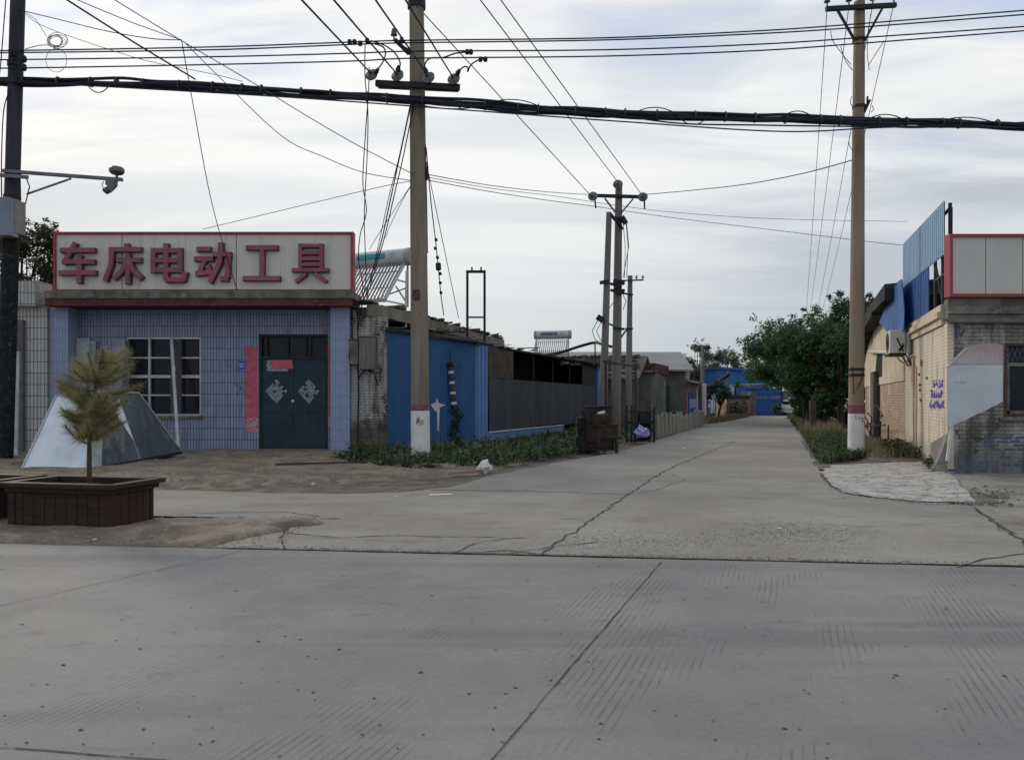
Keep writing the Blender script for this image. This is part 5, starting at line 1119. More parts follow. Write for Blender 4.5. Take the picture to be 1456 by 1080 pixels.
# grey house with a red-brown parapet box
gx = lambda Y, o=0: 6.95+LA*(Y-38.6)+o
gh_ = thing('grey_house', 'grey rendered house with red brown parapet box and teal door', 'house', (8, 41, 0))
MB().slab([(gx(38.6)-1.9, 38.6), (gx(38.6), 38.6), (gx(44), 44), (gx(44)-5, 44), (gx(38.6)-1.9, 42)], -.1, 2.75).build('wall', mt['wall_grey'], gh_)
MB().slab([(gx(40)-2.0, 39.8), (gx(40)-.1, 39.8), (gx(43.5)+.1, 43.5), (gx(43.5)-1.9, 43.5)], 2.753, 3.28).build('parapet_box', mt['wall_brown'], gh_)
MB().slab([(gx(38.6)-2.0, 38.3), (gx(38.6)+.2, 38.3), (gx(40), 39.7), (gx(40)-2.0, 39.7)], 2.753, 2.86).build('eave', mt['roof_tile'], gh_)
def alongx(c0, px): k = (px-CX)/F; return (c0[0]-LA*c0[1])/(k-LA)     # depth where a wall along the alley meets this column
for px0, px1, m_, nm_, zt_ in ((941.5, 944.5, 'beam_conc', 'post', 2.4), (945.5, 951, 'teal', 'door', 2.2), (953, 955, 'beam_conc', 'post', 2.6), (957.5, 962, 'wall_brown', 'door', 2.5)):
    Ya, Yb = alongx((gx(38.6), 38.6), px0), alongx((gx(38.6), 38.6), px1)
    if not (30 < Ya < 60 and 30 < Yb < 60): continue
    MB().slab([(gx(Ya)+.003, Ya), (gx(Ya)+.08, Ya), (gx(Yb)+.08, Yb), (gx(Yb)+.003, Yb)], 0, zt_).build(nm_, mt[m_], gh_)
# peach house with red boards and a blue banner
hx = lambda Y, o=0: X(963.5, 45)+LA*(Y-45)+o
ph = thing('peach_house', 'peach house with lean-to canopy, red boards and blue banner', 'house', (11, 48, 0))
MB().slab([(hx(45)-2, 45), (hx(45), 45), (hx(55), 55), (hx(55)-4, 55)], -.1, 2.45).build('wall', mt['peach'], ph)
MB().slab([(hx(45)-1, 44.7), (hx(45)+.5, 44.7), (hx(56)+.5, 56), (hx(56)-1, 56)], 2.453, 2.58).build('canopy', mt['roof_grey'], ph)
MB().slab([(hx(45)+.0, 44.6), (hx(45)+.62, 44.6), (hx(45)+.62, 44.66), (hx(45), 44.66)], 2.585, 2.98).build('board_sign', mt['white'], ph)
MB().bar((hx(45)+.5, 44.65, 2.98), (hx(45)+.72, 44.65, 3.45), .08).build('pipe', mt['whitepaint'], ph)
for Ya, Yb, m_, nm_, za_, zb_ in ((45.1,45.9,'white','shutter',0,2.3), (46.3,47.4,'pink','painted_board',0,2.1), (47.5,48.6,'redboard','painted_board',0,2.3), (49.6,53.4,'banner','banner',.1,1.85), (53.6,54.2,'white','shutter',0,2.3)):
    MB().slab([(hx(Ya)+.003, Ya), (hx(Ya)+.07, Ya), (hx(Yb)+.07, Yb), (hx(Yb)+.003, Yb)], za_, zb_).build(nm_, mt[m_], ph)
mb = MB()
for k, (Ya, Yb, z0_, z1_) in enumerate(((49.8,53.2,.85,1.45), (49.8,53.2,.15,.5))): mb.slab([(hx(Ya)+.073, Ya), (hx(Ya)+.08, Ya), (hx(Yb)+.08, Yb), (hx(Yb)+.073, Yb)], z0_, z1_)
mb.build('banner_lettering', mt['banner_w'], ph)
# row beyond with more shop fronts
kx = lambda Y, o=0: X(1000, 56.5)+LA*(Y-56.5)+o
rw = thing('row_shop', 'far shop row with dark fronts, blue notices and white panels', 'shop', (16, 60, 0))
MB().slab([(kx(56.5)-3, 56.5), (kx(56.5), 56.5), (kx(66), 66), (kx(66)-5, 66)], -.1, 2.6).build('wall', mt['wall_grey'], rw)
for Ya, Yb, m_, nm_, za_, zb_ in ((56.6,57.2,'white','panel',0,2.5), (57.6,58.6,'wall_brown','door',0,2.2), (58.8,60.4,'banner','notice',.5,2.0), (61.2,62.8,'white','panel',.3,1.9), (63.4,64.6,'banner_w','notice',.3,1.9)):
    MB().slab([(kx(Ya)+.003, Ya), (kx(Ya)+.08, Ya), (kx(Yb)+.08, Yb), (kx(Yb)+.003, Yb)], za_, zb_).build(nm_, mt[m_], rw)
mb = MB()
for z in (.8, 1.3): mb.slab([(kx(58.9)+.083, 58.9), (kx(58.9)+.1, 58.9), (kx(60.3)+.1, 60.3), (kx(60.3)+.083, 60.3)], z, z+.3)
mb.build('notice_lettering', mt['banner_w'], rw)
# blue factory
YF = 76.0
fc = thing('blue_factory', 'big bright blue corrugated factory hall closing the alley', 'factory', (X(1030, YF), YF, 0))
xf0, xf1 = X(985, YF), X(1095, YF); zr, ze = Z(525, YF), Z(531, YF); xp = X(1025, YF)
mb = MB(); n = 46
for i in range(n):
    for t0_, t1_, o0, o1 in ((0,.6,0,0),(.6,.7,0,1),(.7,.9,1,1),(.9,1,1,0)):
        a_, b_ = xf0+(xf1-xf0)*(i+t0_)/n, xf0+(xf1-xf0)*(i+t1_)/n; zf = lambda x: zr-(zr-ze)*abs(x-xp)/(xf1-xp)*(1.0) ; mb.add([(a_, YF-.06*o0, 0), (b_, YF-.06*o1, 0), (b_, YF-.06*o1, zf(b_)), (a_, YF-.06*o0, zf(a_))], [(0,1,2,3)])
mb.build('wall', mt['factory'], fc)
MB().prism([(xf0-.3, YF-.3, zr-(zr-ze)*(xp-xf0)/(xf1-xp)+.02), (xp, YF-.3, zr+.05), (xf1+.3, YF-.3, ze+.0), (xf1+.3, YF-.3, ze+.18), (xp, YF-.3, zr+.25), (xf0-.3, YF-.3, zr-(zr-ze)*(xp-xf0)/(xf1-xp)+.2)], (0,20,0)).build('roof', mt['gate'], fc)
w0, w1 = X(1036.5, YF), X(1048, YF)
wf = MB().box(w0, w1, YF-.12, YF-.065, Z(561, YF), Z(547, YF)).build('window', mt['banner_w'], fc)
MB().box(X(1044, YF), X(1047, YF), YF-.14, YF-.122, Z(561, YF), Z(548, YF)).build('pane', mt['dark'], wf)
# tan outbuilding, gatehouse
YT = 66.0
tn = thing('tan_outbuilding', 'small tan brick outbuilding left of the blue gate', 'outbuilding', (X(1053, YT), YT, 0))
MB().box(X(1036, YT), X(1066.5, YT), YT, YT+4, -.1, Z(565.5, YT)).build('wall', mt['tan'], tn)
MB().box(X(1035, YT), X(1067.5, YT), YT-.25, YT+4.1, Z(565.5, YT)+.003, Z(562.5, YT)).build('roof', mt['roof_dark'], tn)
MB().box(X(1056, YT), X(1060.5, YT), YT-.03, YT-.003, Z(574, YT), Z(570, YT)).build('window', mt['dark'], tn)
YG = 69.5
gt = thing('gatehouse', 'grey gatehouse with a wide bright blue metal gate', 'gate', (X(1093, YG), YG, 0))
for a_, b_ in ((1066.5, 1075), (1112.5, 1121)): MB().box(X(a_, YG), X(b_, YG), YG-.2, YG+3, -.1, Z(556, YG)).build('gate_pillar', mt['wall_grey'], gt)
MB().box(X(1075.1, YG), X(1112.4, YG), YG, YG+2.9, Z(559, YG), Z(552, YG)).build('lintel', mt['gate'], gt)
MB().hexa([(X(1064,YG),YG-.4,Z(553,YG)+.18), (X(1124,YG),YG-.4,Z(553,YG)+.18), (X(1124,YG),YG+3.5,Z(546,YG)), (X(1064,YG),YG+3.5,Z(546,YG)), (X(1064,YG),YG-.4,Z(551,YG)+.25), (X(1124,YG),YG-.4,Z(551,YG)+.25), (X(1124,YG),YG+3.5,Z(544,YG)), (X(1064,YG),YG+3.5,Z(544,YG))]).build('roof', mt['wall_grey'], gt)
xm_ = X(1094, YG)
for a_, b_ in ((X(1075.3, YG), xm_-.02), (xm_+.02, X(1112.2, YG))):
    mb = MB().box(a_, b_, YG+.1, YG+.16, .03, Z(559.5, YG))
    for k in range(7): mb.box(a_+.02+k*(b_-a_-.06)/6.5, a_+.05+k*(b_-a_-.06)/6.5, YG+.07, YG+.098, .05, Z(560, YG))
    lf = mb.build('gate_leaf', mt['gate'], gt)
    MB().box(a_+.05, b_-.05, YG+.055, YG+.066, Z(567, YG), Z(562, YG)).build('grille', mt['steel'], lf)
# white car
cr = thing('parked_car', 'white car half hidden by dry grass beside the far gate', 'car', (X(1137, 67), 67, 0), R(8))
prof = [(-.82,.28),(-.86,.75),(-.80,.92),(-.62,1.42),(.62,1.42),(.80,.92),(.86,.75),(.82,.28)]
mb = MB(); sec = [(-2.1,.62,.55),(-2.0,.9,.62),(-1.1,1,.66),(-.7,1,.98),(.9,1,1.0),(1.6,1,.98),(2.0,.95,.7),(2.1,.8,.6)]
o = 0
for y, sx_, sz_ in sec: mb.v += [V((x*sx_, y, .28+(z-.28)*sz_)) for x, z in prof]
for i in range(len(sec)-1):
    for j in range(8): mb.f.append((i*8+j, i*8+(j+1) % 8, (i+1)*8+(j+1) % 8, (i+1)*8+j)); mb.m.append(0)
mb.f += [tuple(range(8)), tuple(range(56, 64))[::-1]]; mb.m += [0, 0]
mb.build('body', mt['car'], cr, True, True)
MB().hexa([(-.6,-1.12,.99),(.6,-1.12,.99),(.52,-.78,1.34),(-.52,-.78,1.34),(-.6,-1.15,.99),(.6,-1.15,.99),(.52,-.80,1.36),(-.52,-.80,1.36)]).build('windscreen', mt['glass'], cr, True)
for sx_ in (-1, 1):
    MB().box(sx_*.80-.02, sx_*.80+.02, -.7, 1.4, 1.0, 1.25).build('side_window', mt['glass'], cr, True)
    MB().box(sx_*.6-.15, sx_*.6+.15, -2.1, -2.05, .6, .72).build('headlight', mt['alu'], cr, True)
    for y in (-1.35, 1.3): MB().lathe((sx_*.72-.1, y, .31), (1,0,0), [(0,.2),(0,.31),(.2,.31),(.2,.2)], 16).build('wheel', mt['rubber'], cr, True, True)

# ------------------------------------------------------------------ right-hand building
YB = 14.8; XB = X(1347, YB)
bx = lambda Y, o=0.0: XB+LA*(Y-YB)+o
rb = thing('corner_shop', 'brick corner building with cream side wall and grey brick front', 'shop', (XB, YB, 0))
sd2 = V((LA, 1, 0)).normalized(); sn2 = V((-1, LA, 0)).normalized()       # along the side wall, and out of it
wxa, wxb, wza, wzb = X(1428, YB), X(1428, YB)+1.6, Z(592, YB), Z(488, YB)
mb = MB(); wall_xz(mb, XB+.127, 18, -.1, 2.86, YB, YB+.3, [(wxa, wxb, wza, wzb)]); mb.build('front_wall', mt['brick_grey'], rb)
MB().slab([(bx(YB), YB), (bx(YB)+.125, YB), (bx(YB)+.125, YB+.31), (bx(20.3)+.3, 20.3), (bx(20.3), 20.3)], -.1, 2.86).build('side_wall', mt['cream_brick'], rb)
MB().slab([(18.01, YB), (18.3, YB), (18.3, 30.5), (18.01, 30.5)], -.1, 2.86).build('end_wall', mt['brick_grey'], rb)
mb = MB()     # cornice courses, front
for z0_, z1_, o_ in ((2.863, 2.95, .16), (2.953, 3.03, .07), (3.033, 3.17, .11), (3.173, 3.33, .05)):
    mb.slab([(XB-o_*LA-.004, YB-o_), (18.2, YB-o_), (18.2, YB+.32), (XB+.112, YB+.32)], z0_, z1_)
mb.build('front_cornice', mt['grey_conc'], rb)
mb = MB()
for z0_, z1_, o_ in ((2.866, 3.0, .05), (3.003, 3.12, .12), (3.123, 3.26, .06)):
    a_, b_ = V((bx(YB+.33), YB+.33, 0)), V((bx(20.3), 20.3, 0)); mb.slab([a_+sn2*o_, b_+sn2*o_, b_-sn2*.3, a_-sn2*.3], z0_, z1_)
for z0_, z1_, o_ in ((2.866, 3.0, .04), (3.003, 3.12, .10), (3.123, 3.24, .05)): pass
mb.build('side_cornice', mt['plaster'], rb)
MB().slab([(XB+.3, YB+.33), (18, YB+.33), (18, 20.3), (bx(20.3)+.35, 20.3)], 2.9, 3.1).build('roof', mt['grey_conc'], rb)
wn = MB(); t = .05
for a_, b_, c_, d_ in ((wxa, wxb, wzb-t, wzb), (wxa, wxb, wza, wza+t), (wxa, wxa+t, wza+t, wzb-t), (wxb-t, wxb, wza+t, wzb-t)): wn.box(a_, b_, YB-.01, YB+.12, c_, d_)
wo = wn.build('window', basic('brown_frame', (.085,.05,.045), (.06,.038,.035)), rb)
mb = MB(); i0, i1 = wxa+t, wxb-t; zm = Z(518, YB)
for a_, b_, c_, d_ in ((i0, i1, zm-.035, zm+.035), (i0, i0+.07, wza+t, zm-.035), (i0, i1, wza+t, wza+t+.06), (i0+.74, i0+.81, wza+t+.06, zm-.035), (i0, i0+.05, zm+.035, wzb-t)): mb.box(a_, b_, YB+.03, YB+.1, c_, d_)
mb.build('casement', mt['grey_conc'], wo)
MB().box(i0, i1, YB+.105, YB+.12, wza+t, wzb-t).build('pane', mt['glass'], wo)
mb = MB()
for k in range(14): mb.bar((i0+k*.1, YB+.02, zm+.05), (i0+.12+k*.1, YB+.02, wzb-t-.02), .008); mb.bar((i0+.12+k*.1, YB+.02, zm+.05), (i0+k*.1, YB+.02, wzb-t-.02), .008)
mb.build('grille', mt['steel'], wo)
MB().box(wxa-.12, wxb+.1, YB-.07, YB-.003, wza-.07, wza-.004).build('sill', mt['grey_conc'], wo)
bd_ = [(1346.5,606),(1346.5,522),(1350,516),(1358,513),(1366,504),(1376,494),(1390,489),(1422,489),(1426,492),(1426,571),(1400,584),(1375,595),(1352,606)]
lo_ = [(1346.5,606),(1346.5,522),(1350,518.4),(1426,518.4),(1426,571),(1413,577),(1400,584.5),(1388,589),(1375,596),(1362,601),(1352,606)]
hi_ = [(1350.2,517.6),(1351,516),(1358,513),(1362,508),(1366,504),(1371,497),(1376,494),(1384,490.5),(1390,489),(1406,488),(1422,489),(1426,492),(1426,517.6)]
MB().prism([P(a_, b_, YB-.012) for a_, b_ in lo_][::-1], (0,.009,0)).build('pale_board', mt['white_board'], rb)
o = MB().prism([P(a_, b_, YB-.015) for a_, b_ in hi_][::-1], (0,.012,0)).build('pale_board', mt['pink_board'], rb); o['label'] = 'pinkish weathered upper board'
mb = MB(); mb.bar(P(1347, 521, YB-.02), P(1374, 494, YB-.02), .05, .03); mb.build('board_edge', mt['white'], rb)
MB().bar(P(1346.5, 655, YB-.03), P(1353, 606, YB-.03), .05, .03).build('loose_batten', mt['white'], rb)
mb = MB(); mb.bar(P(1340, 455, YB-.1), P(1357, 455, YB-.15), .05); mb.bar(P(1366, 478, YB-.05), P(1372, 466, YB-.15), .03); mb.bar(P(1372, 466, YB-.15), P(1364, 460, YB-.1), .03); mb.bar(P(1361, 463, YB-.03), P(1362, 480, YB-.05), .04); mb.build('old_bracket', mt['steel'], rb)
mb = MB()     # blue wash left on the lower bricks
for xa_, xb_, za_, zb_, pr in ((1402, 1500, .42, .66, .80), (1349, 1390, .02, .22, .8), (1424, 1490, .12, .30, .7)):
    z = za_; row = 0
    while z < zb_:
        x = X(xa_, YB)+U(-.12, .1)+(row % 2)*.125
        while x < X(xb_, YB)+U(-.1, .1):
            if random.random() < pr:
                q = jag([V((x+U(0,.02), YB-.004, z+U(0,.01))), V((x+.236-U(0,.06), YB-.004, z+U(0,.012))), V((x+.236-U(0,.06), YB-.004, z+.063-U(0,.012))), V((x+U(0,.03), YB-.004, z+.063-U(0,.012)))], 3, 0)
                mb.prism([p+V((U(-.008,.008), 0, U(-.005,.005))) for p in q][::-1], (0,.003,0))
            x += .25
        z += .075; row += 1
tag(mb.build('blue_wash', mt['blue_brick_wash'], rb), kind='stuff')
mb = MB()
for q in (((1378,618),(1392,620),(1402,624),(1390,628),(1380,622)), ((1384,636),(1393,640),(1386,646)), ((1415,600),(1424,604),(1416,612)), ((1358,610),(1364,612),(1360,618))):
    mb.prism([P(a_, b_, YB-.003) for a_, b_ in q][::-1], (0,.002,0))
mb.build('missing_brick', mt['crack'], rb)
def SW(px, py, o=.004):
    k = (px-CX)/F; Y = (XB-LA*YB)/(k-LA); p = V((bx(Y), Y, Z(py, Y)))+sn2*o; return p
mb = MB()      # blue scrawled lettering, three lines
random.seed(5)
for row, (xa_, xb_, yt, yb_) in enumerate(((1327,1342.5,541,550), (1323.5,1341,555,565), (1322,1343.5,570,580))):
    nch = (4,5,6)[row]
    for c in range(nch):
        a_ = xa_+(xb_-xa_)*c/nch; b_ = a_+(xb_-xa_)/nch*.8
        for k in range(6):
            p = (a_+(b_-a_)*random.choice((0,.3,.5,1)), yt+(yb_-yt)*random.choice((0,.25,.5,1))); q = (a_+(b_-a_)*random.choice((0,.5,.7,1)), yt+(yb_-yt)*random.choice((0,.5,.75,1)))
            if p != q: mb.bar(SW(*p, .006+.0015*k), SW(*q, .006+.0015*k), .034, .004, up=tuple(sn2))
mb.build('scrawled_lettering', mt['blue_ink'], rb)
mb = MB()
for q in (((1297,513),(1301,512),(1300,560),(1299,585),(1298,560),(1296,540)), ((1302.5,520),(1304,520),(1304,640),(1303,640)), ((1309,510),(1313,514),(1311,522),(1308,518))): mb.prism([SW(a_, b_, .006) for a_, b_ in q][::-1], -sn2*.004)
mb.build('rust_streak', mt['stain'], rb)
for a_, b_ in ((1307,530),(1308,545),(1308,552),(1309,566),(1318,535)): MB().prism([SW(a_-1.2, b_, .007), SW(a_+1.4, b_+.5, .007), SW(a_+1, b_+5, .007), SW(a_-1, b_+4, .007)][::-1], -sn2*.004).build('ink_mark', mt['crack'], rb)
mb = MB(); mb.tube([SW(1301, 508, .05), SW(1301.5, 600, .04), SW(1302, 640, .04)], .02, 6); mb.tube([SW(1292, 502, .3), SW(1291, 512, .2), SW(1295, 518, .1), SW(1298, 508, .1), SW(1303, 504, .06)], .018, 6); mb.build('drain_hose', mt['plaster'], rb, smooth=True)
MB().tube([SW(1242, 500, .12), SW(1276, 500.5, .12)], .06, 8).build('vent_pipe', mt['ac'], rb, smooth=True)
mb = MB(); w0_, w1_ = V((bx(YB+.02), YB+.02, 0)), V((bx(YB+1.7), YB+1.7, 0)); n = 8; vs = []
for jj in range(n+1):
    for ii in range(n+1):
        u, v = ii/n, jj/n; b_ = w0_.lerp(w1_, u); out = (.30*(1-u)**.8+.03)*(1-v)**1.6+.004; vs.append(b_+sn2*(out+U(-.015,.015)*(1-v))+V((0,0,-.05+.80*v*(1-.35*u))))
mb.add(vs, [(jj*(n+1)+ii, (jj+1)*(n+1)+ii, (jj+1)*(n+1)+ii+1, jj*(n+1)+ii+1) for jj in range(n) for ii in range(n)])
mb.poly([vs[jj*(n+1)] for jj in range(n+1)] + [w0_+V((0,0,.75)), w0_+V((0,0,-.05))])
mb.build('plinth', mt['rough_conc'], rb)
# rear part with the arched gable
ar_pts = [(31.0,0),(31.0,2.75),(30.4,3.15),(29,3.6),(27.3,3.9),(25.6,4.0),(23.9,3.9),(22.8,3.7),(21.9,3.4),(21.2,3.1),(20.31,2.87),(20.31,0)]
mb = MB(); mb.prism([V((bx(y), y, max(z, 1.9)))+sn2*.03 for y, z in ar_pts], -sn2*.3); mb.build('arched_gable', mt['plaster'], rb)
hY0, hY1 = 25.2, 27.3
mb = MB()
for ya_, yb_ in ((20.31, 28.0), (29.0, 31.0)): mb.slab([V((bx(ya_), ya_, 0)), V((bx(yb_), yb_, 0)), V((bx(yb_), yb_, 0))-sn2*.3, V((bx(ya_), ya_, 0))-sn2*.3], -.1, 1.897)
mb.build('lower_wall', mt['red_brick'], rb)
mb = MB(); mb.slab([V((bx(28.01), 28.01, 0))-sn2*.1, V((bx(28.99), 28.99, 0))-sn2*.1, V((bx(28.99), 28.99, 0))-sn2*.25, V((bx(28.01), 28.01, 0))-sn2*.25], 0, 1.897); mb.build('grey_door', mt['wall_grey'], rb)
mb = MB(); q = [V((bx(y), y, z))+sn2*.034 for y, z in ((25.0,2.15),(27.2,2.15),(26.6,2.95),(25.0,2.95))]; mb.prism(q, -sn2*.003); mb.build('dark_opening', mt['dark'], rb)
for ya_, w_, m_ in ((27.0, .35, 'cream_brick'), (26.0, .5, 'brick_old')): MB().slab([V((bx(ya_), ya_, 0))+sn2*.2, V((bx(ya_+w_), ya_+w_, 0))+sn2*.2, V((bx(ya_+w_), ya_+w_, 0))+sn2*.035, V((bx(ya_), ya_, 0))+sn2*.035], 0, 2.35).build('pilaster', mt[m_], rb)
rl = [(31.6, 3.72), (28, 4.12), (24, 4.42), (20.6, 4.50)]
mb = MB()
for (y0_, z0_), (y1_, z1_) in zip(rl, rl[1:]):
    for dz, ex in ((0, 0),):
        A0, A1 = V((bx(y0_), y0_, z0_))+sn2*.45, V((bx(y1_), y1_, z1_))+sn2*.45; off = -sn2*7+V((0,0,.4))
        mb.hexa([A0, A1, A1+off, A0+off, A0-V((0,0,.32)), A1-V((0,0,.42)), A1+off-V((0,0,.3)), A0+off-V((0,0,.3))])
mb.build('rear_roof', mt['roof_dark'], rb)
mb = MB()
for k in range(10):
    p = V((bx(23+k*.35), 23+k*.35, 0))+sn2*.3
    mb.tube([p+V((0,0,.1)), p+V((U(-.2,.2),U(-.3,.3),U(.4,.8))), p+V((U(-.4,.4),U(-.8,.8),U(.5,1.1)))], .018, 5)
mb.tube([SW(1262, 622, .2), SW(1262, 575, .3), SW(1270, 590, .3)], .02, 5); mb.tube([SW(1252, 604, .3), SW(1266, 605, .3), SW(1276, 604, .3)], .02, 5); mb.tube([SW(1277, 604, .25), SW(1277, 625, .25)], .02, 5)
tag(mb.build('scrap_bars', mt['iron']), 'tangle of bent rods and branches at the foot of the cream wall', 'scrap')
# AC
ac = thing('air_conditioner', 'cream outdoor air conditioner box bracketed to the cream side wall', 'air conditioner', V((bx(19.4), 19.4, 2.5))+sn2*.33, math.atan2(-LA, 1))
ac.rotation_euler = (0, 0, -math.atan(LA))
MAT[ac.name] = (Matrix.Translation(ac.location) @ Matrix.Rotation(-math.atan(LA), 4, 'Z')).inverted()
MB().box(-.17, .17, -.42, .42, .05, .63).build('casing', mt['ac'], ac, True, bevel=.015)
mb = MB()
for k in range(7): mb.tube([(-.176, .10+.04*(k+1)*math.cos(a_*.3927), .34+.04*(k+1)*.9*math.sin(a_*.3927)) for a_ in range(17)], .006, 5)
mb.build('fan_grille', mt['iron'], ac, True)
MB().box(-.20, .19, -.45, .45, .0, .045).build('bracket', mt['rust'], ac, True)
mb = MB(); mb.bar((.19,-.3,.02), (.32,-.3,-.25), .03); mb.bar((.19,.3,.02), (.32,.3,-.25), .03); mb.build('brace', mt['rust'], ac, True)
mb = MB(); mb.bar((-.02,-.43,.42), (.12,-.435,.10), .03, .01, up=(0,1,0)); mb.bar((.02,-.432,.12), (.14,-.432,.24), .04, .012, up=(0,1,0)); mb.bar((.06,-.434,.10), (.12,-.434,.3), .02, .01, up=(0,1,0)); mb.build('dark_mark', mt['dark'], ac, True)
MB().lathe((.24, -.40, .05), (0,0,1), [(0,.07),(.38,.07),(.42,.085),(.50,.085),(.51,.0)], 12).build('side_canister', mt['alu'], ac, True, True)
# right sign
YQ = 14.66
s2 = thing('blank_sign', 'blank grey sign board with a red frame on the corner building', 'sign', (X(1402, YQ), YQ, 3.33))
x0, x1, z0, z1 = X(1349, YQ), X(1349, YQ)+4.6, 3.345, Z(333, YQ)
MB().box(x0+.055, x1-.055, YQ, YQ+.1, z0+.055, z1-.055).build('panel', mt['sign_face2'], s2)
mb = MB()
for a_, b_, c_, d_ in ((x0, x1, z0, z0+.057), (x0, x1, z1-.057, z1), (x0, x0+.057, z0+.057, z1-.057), (x1-.057, x1, z0+.057, z1-.057)): mb.box(a_, b_, YQ-.04, YQ+.16, c_, d_)
mb.build('frame', mt['sign_red'], s2)
for k in range(1, 6): MB().box(x0+k*.70-.005, x0+k*.70+.005, YQ-.003, YQ-.0005, z0+.058, z1-.058).build('panel_seam', mt['crack'], s2)
# broken blue sheet hoarding above the side wall
hb = thing('blue_hoarding', 'broken weathered blue corrugated hoarding standing on the side wall', 'hoarding', V((bx(17.5), 17.5, 3.26)))
hp = lambda Y, z, o=.02: V((bx(Y), Y, z))+sn2*o
ha, hb_ = hp(14.95, 0), hp(20.4, 0)
corr(MB(), ha, hb_.lerp(ha, .0), 4.22, 4.35, 5.25, 5.50, .22, .03, flat=.7).build('upper_sheet', mt['faded_lit_blue'], hb)
corr(MB(), hp(16.7, 0, .01), hp(20.4, 0, .01), 3.3, 3.3, 4.3, 4.42, .22, .03, flat=.7).build('lower_sheet', mt['deep_blue'], hb)
bq = [(1261,458),(1268,442),(1276,425),(1284,407),(1291,399),(1298,396),(1300,440),(1301,468),(1290,474),(1281,480),(1272,470)]
mb = MB(); mb.prism([SW(a_, b_, .22+.03*(i_ % 2)) for i_, (a_, b_) in enumerate(bq)][::-1], -sn2*.02)
mb.build('bent_sheet', mt['deep_blue'], hb)
mb = MB()
for Y in (14.98, 15.7, 16.5, 18.2, 20.2): mb.bar(hp(Y, 3.27, -.08), hp(Y, 5.2 if Y < 16 else 5.3, -.08), .05)
for z in (3.9, 4.5, 5.1): mb.bar(hp(14.96, z, -.08), hp(20.3, z+.1, -.08), .045)
mb.bar(hp(14.98, 5.1, -.1), hp(14.98, 5.1, -.1)+V((.9,1.6,-1.6)), .05); mb.bar(hp(15.7, 3.4, -.08), hp(16.6, 4.4, -.08), .04)
mb.build('steel_posts', mt['iron'], hb)

# ------------------------------------------------------------------ trees
def tree(name, label, base, cz, rad, nb, nl, L, m, trunk_r, group=None, squash=(1,1,.85), lw=.55):
    t = thing(name, label, 'tree', base, 0, group); b = V(base); c = b+V((0,0,cz)); lm, tm = MB(), MB()
    fork = b+V((U(-.2,.2), U(-.2,.2), cz*.42)); tm.tube([b-V((0,0,.1)), b.lerp(fork, .5)+V((U(-.1,.1),0,0)), fork], [trunk_r*1.25, trunk_r, trunk_r*.85], 9)
    for k in range(nb):
        while True:
            q = V((U(-1,1), U(-1,1), U(-1,1)))
            if .25 < q.length < 1: break
        q = q.normalized()*(.35+.65*random.random()**.5); p = c+V((q.x*rad*squash[0], q.y*rad*squash[1], q.z*rad*squash[2])); r = rad*U(.20,.36)
        mid = fork.lerp(p, .5)+V((U(-.2,.2), U(-.2,.2), .1)); tm.tube([fork, mid, p], [trunk_r*.5, trunk_r*.28, trunk_r*.1], 5)
        leaves_on(lm, p, nl, r, r, r*.8, L, lw)
        for j in range(3):
            e = p+V((U(-1,1), U(-1,1), U(-.6,1)))*r*1.35; tm.tube([p, e], [trunk_r*.1, trunk_r*.03], 4); leaves_on(lm, e, nl//12, r*.25, r*.25, r*.25, L, lw)
    tm.build('trunk', mt['bark'], t, smooth=True); lm.build('crown', m, t); return t
random.seed(21)
gT = 'broad green trees on the right of the alley'
tree('walnut_tree', 'nearest broad dark green tree overhanging the alley from the right', (X(1152, 43), 43, 0), 3.5, 3.1, 56, 420, .17, mt['leaf'], .18, gT, (1.10,1,.86))
tree('walnut_tree', 'tall dark green tree directly left of the right pole', (X(1196, 39), 39, 0), 3.6, 2.8, 52, 420, .17, mt['leaf'], .17, gT, (1,1,1.0))
tree('walnut_tree', 'far end green tree reaching furthest left over the alley', (X(1142, 51), 51, 0), 4.0, 3.0, 48, 300, .20, mt['leaf'], .16, gT, (1.4,1,.80))
tree('walnut_tree', 'green tree hidden behind the corner building gable', (X(1238, 40), 40, 0), 3.9, 2.6, 30, 280, .20, mt['leaf'], .16, gT, (1,1,1.0))
tree('garden_tree', 'yellowish green tree behind the white tiled house', (X(36, 30), 30, 0), 6.5, 1.9, 46, 260, .15, mt['leaf2'], .14, None, (1,1,1.05))
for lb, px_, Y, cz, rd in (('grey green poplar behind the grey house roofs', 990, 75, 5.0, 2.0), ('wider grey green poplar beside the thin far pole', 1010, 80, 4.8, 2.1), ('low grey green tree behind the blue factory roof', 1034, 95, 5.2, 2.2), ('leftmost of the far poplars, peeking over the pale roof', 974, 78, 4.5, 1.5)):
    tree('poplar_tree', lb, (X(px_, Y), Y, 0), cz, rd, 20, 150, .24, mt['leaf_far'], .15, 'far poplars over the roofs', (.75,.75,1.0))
for lb, px_, Y in (('green bush right of the far gate beside the white car', 1129, 76), ('green bush under the trees beside the brown stump', 1172, 47), ('green bush under the trees closest to the right pole', 1205, 42), ('green bush under the trees nearest the far gate', 1146, 57)):
    tree('garden_shrub', lb, (X(px_, Y), Y, 0), 1.05, 1.45, 22, 300, .15, mt['leaf'], .06, 'bushes under the big trees', (1.5,1,1.0))
tree('street_tree', 'small dark bushy tree before the far shop row', (X(1022, 57), 57, 0), 2.1, .95, 18, 140, .15, mt['leaf'], .09, None, (1,1,.85))
tree('garden_shrub', 'yellow green shrub behind the peach house canopy', (X(980, 58), 58, 0), 3.4, .9, 12, 120, .15, mt['leaf_pop'], .08, None, (1.3,1,.7))
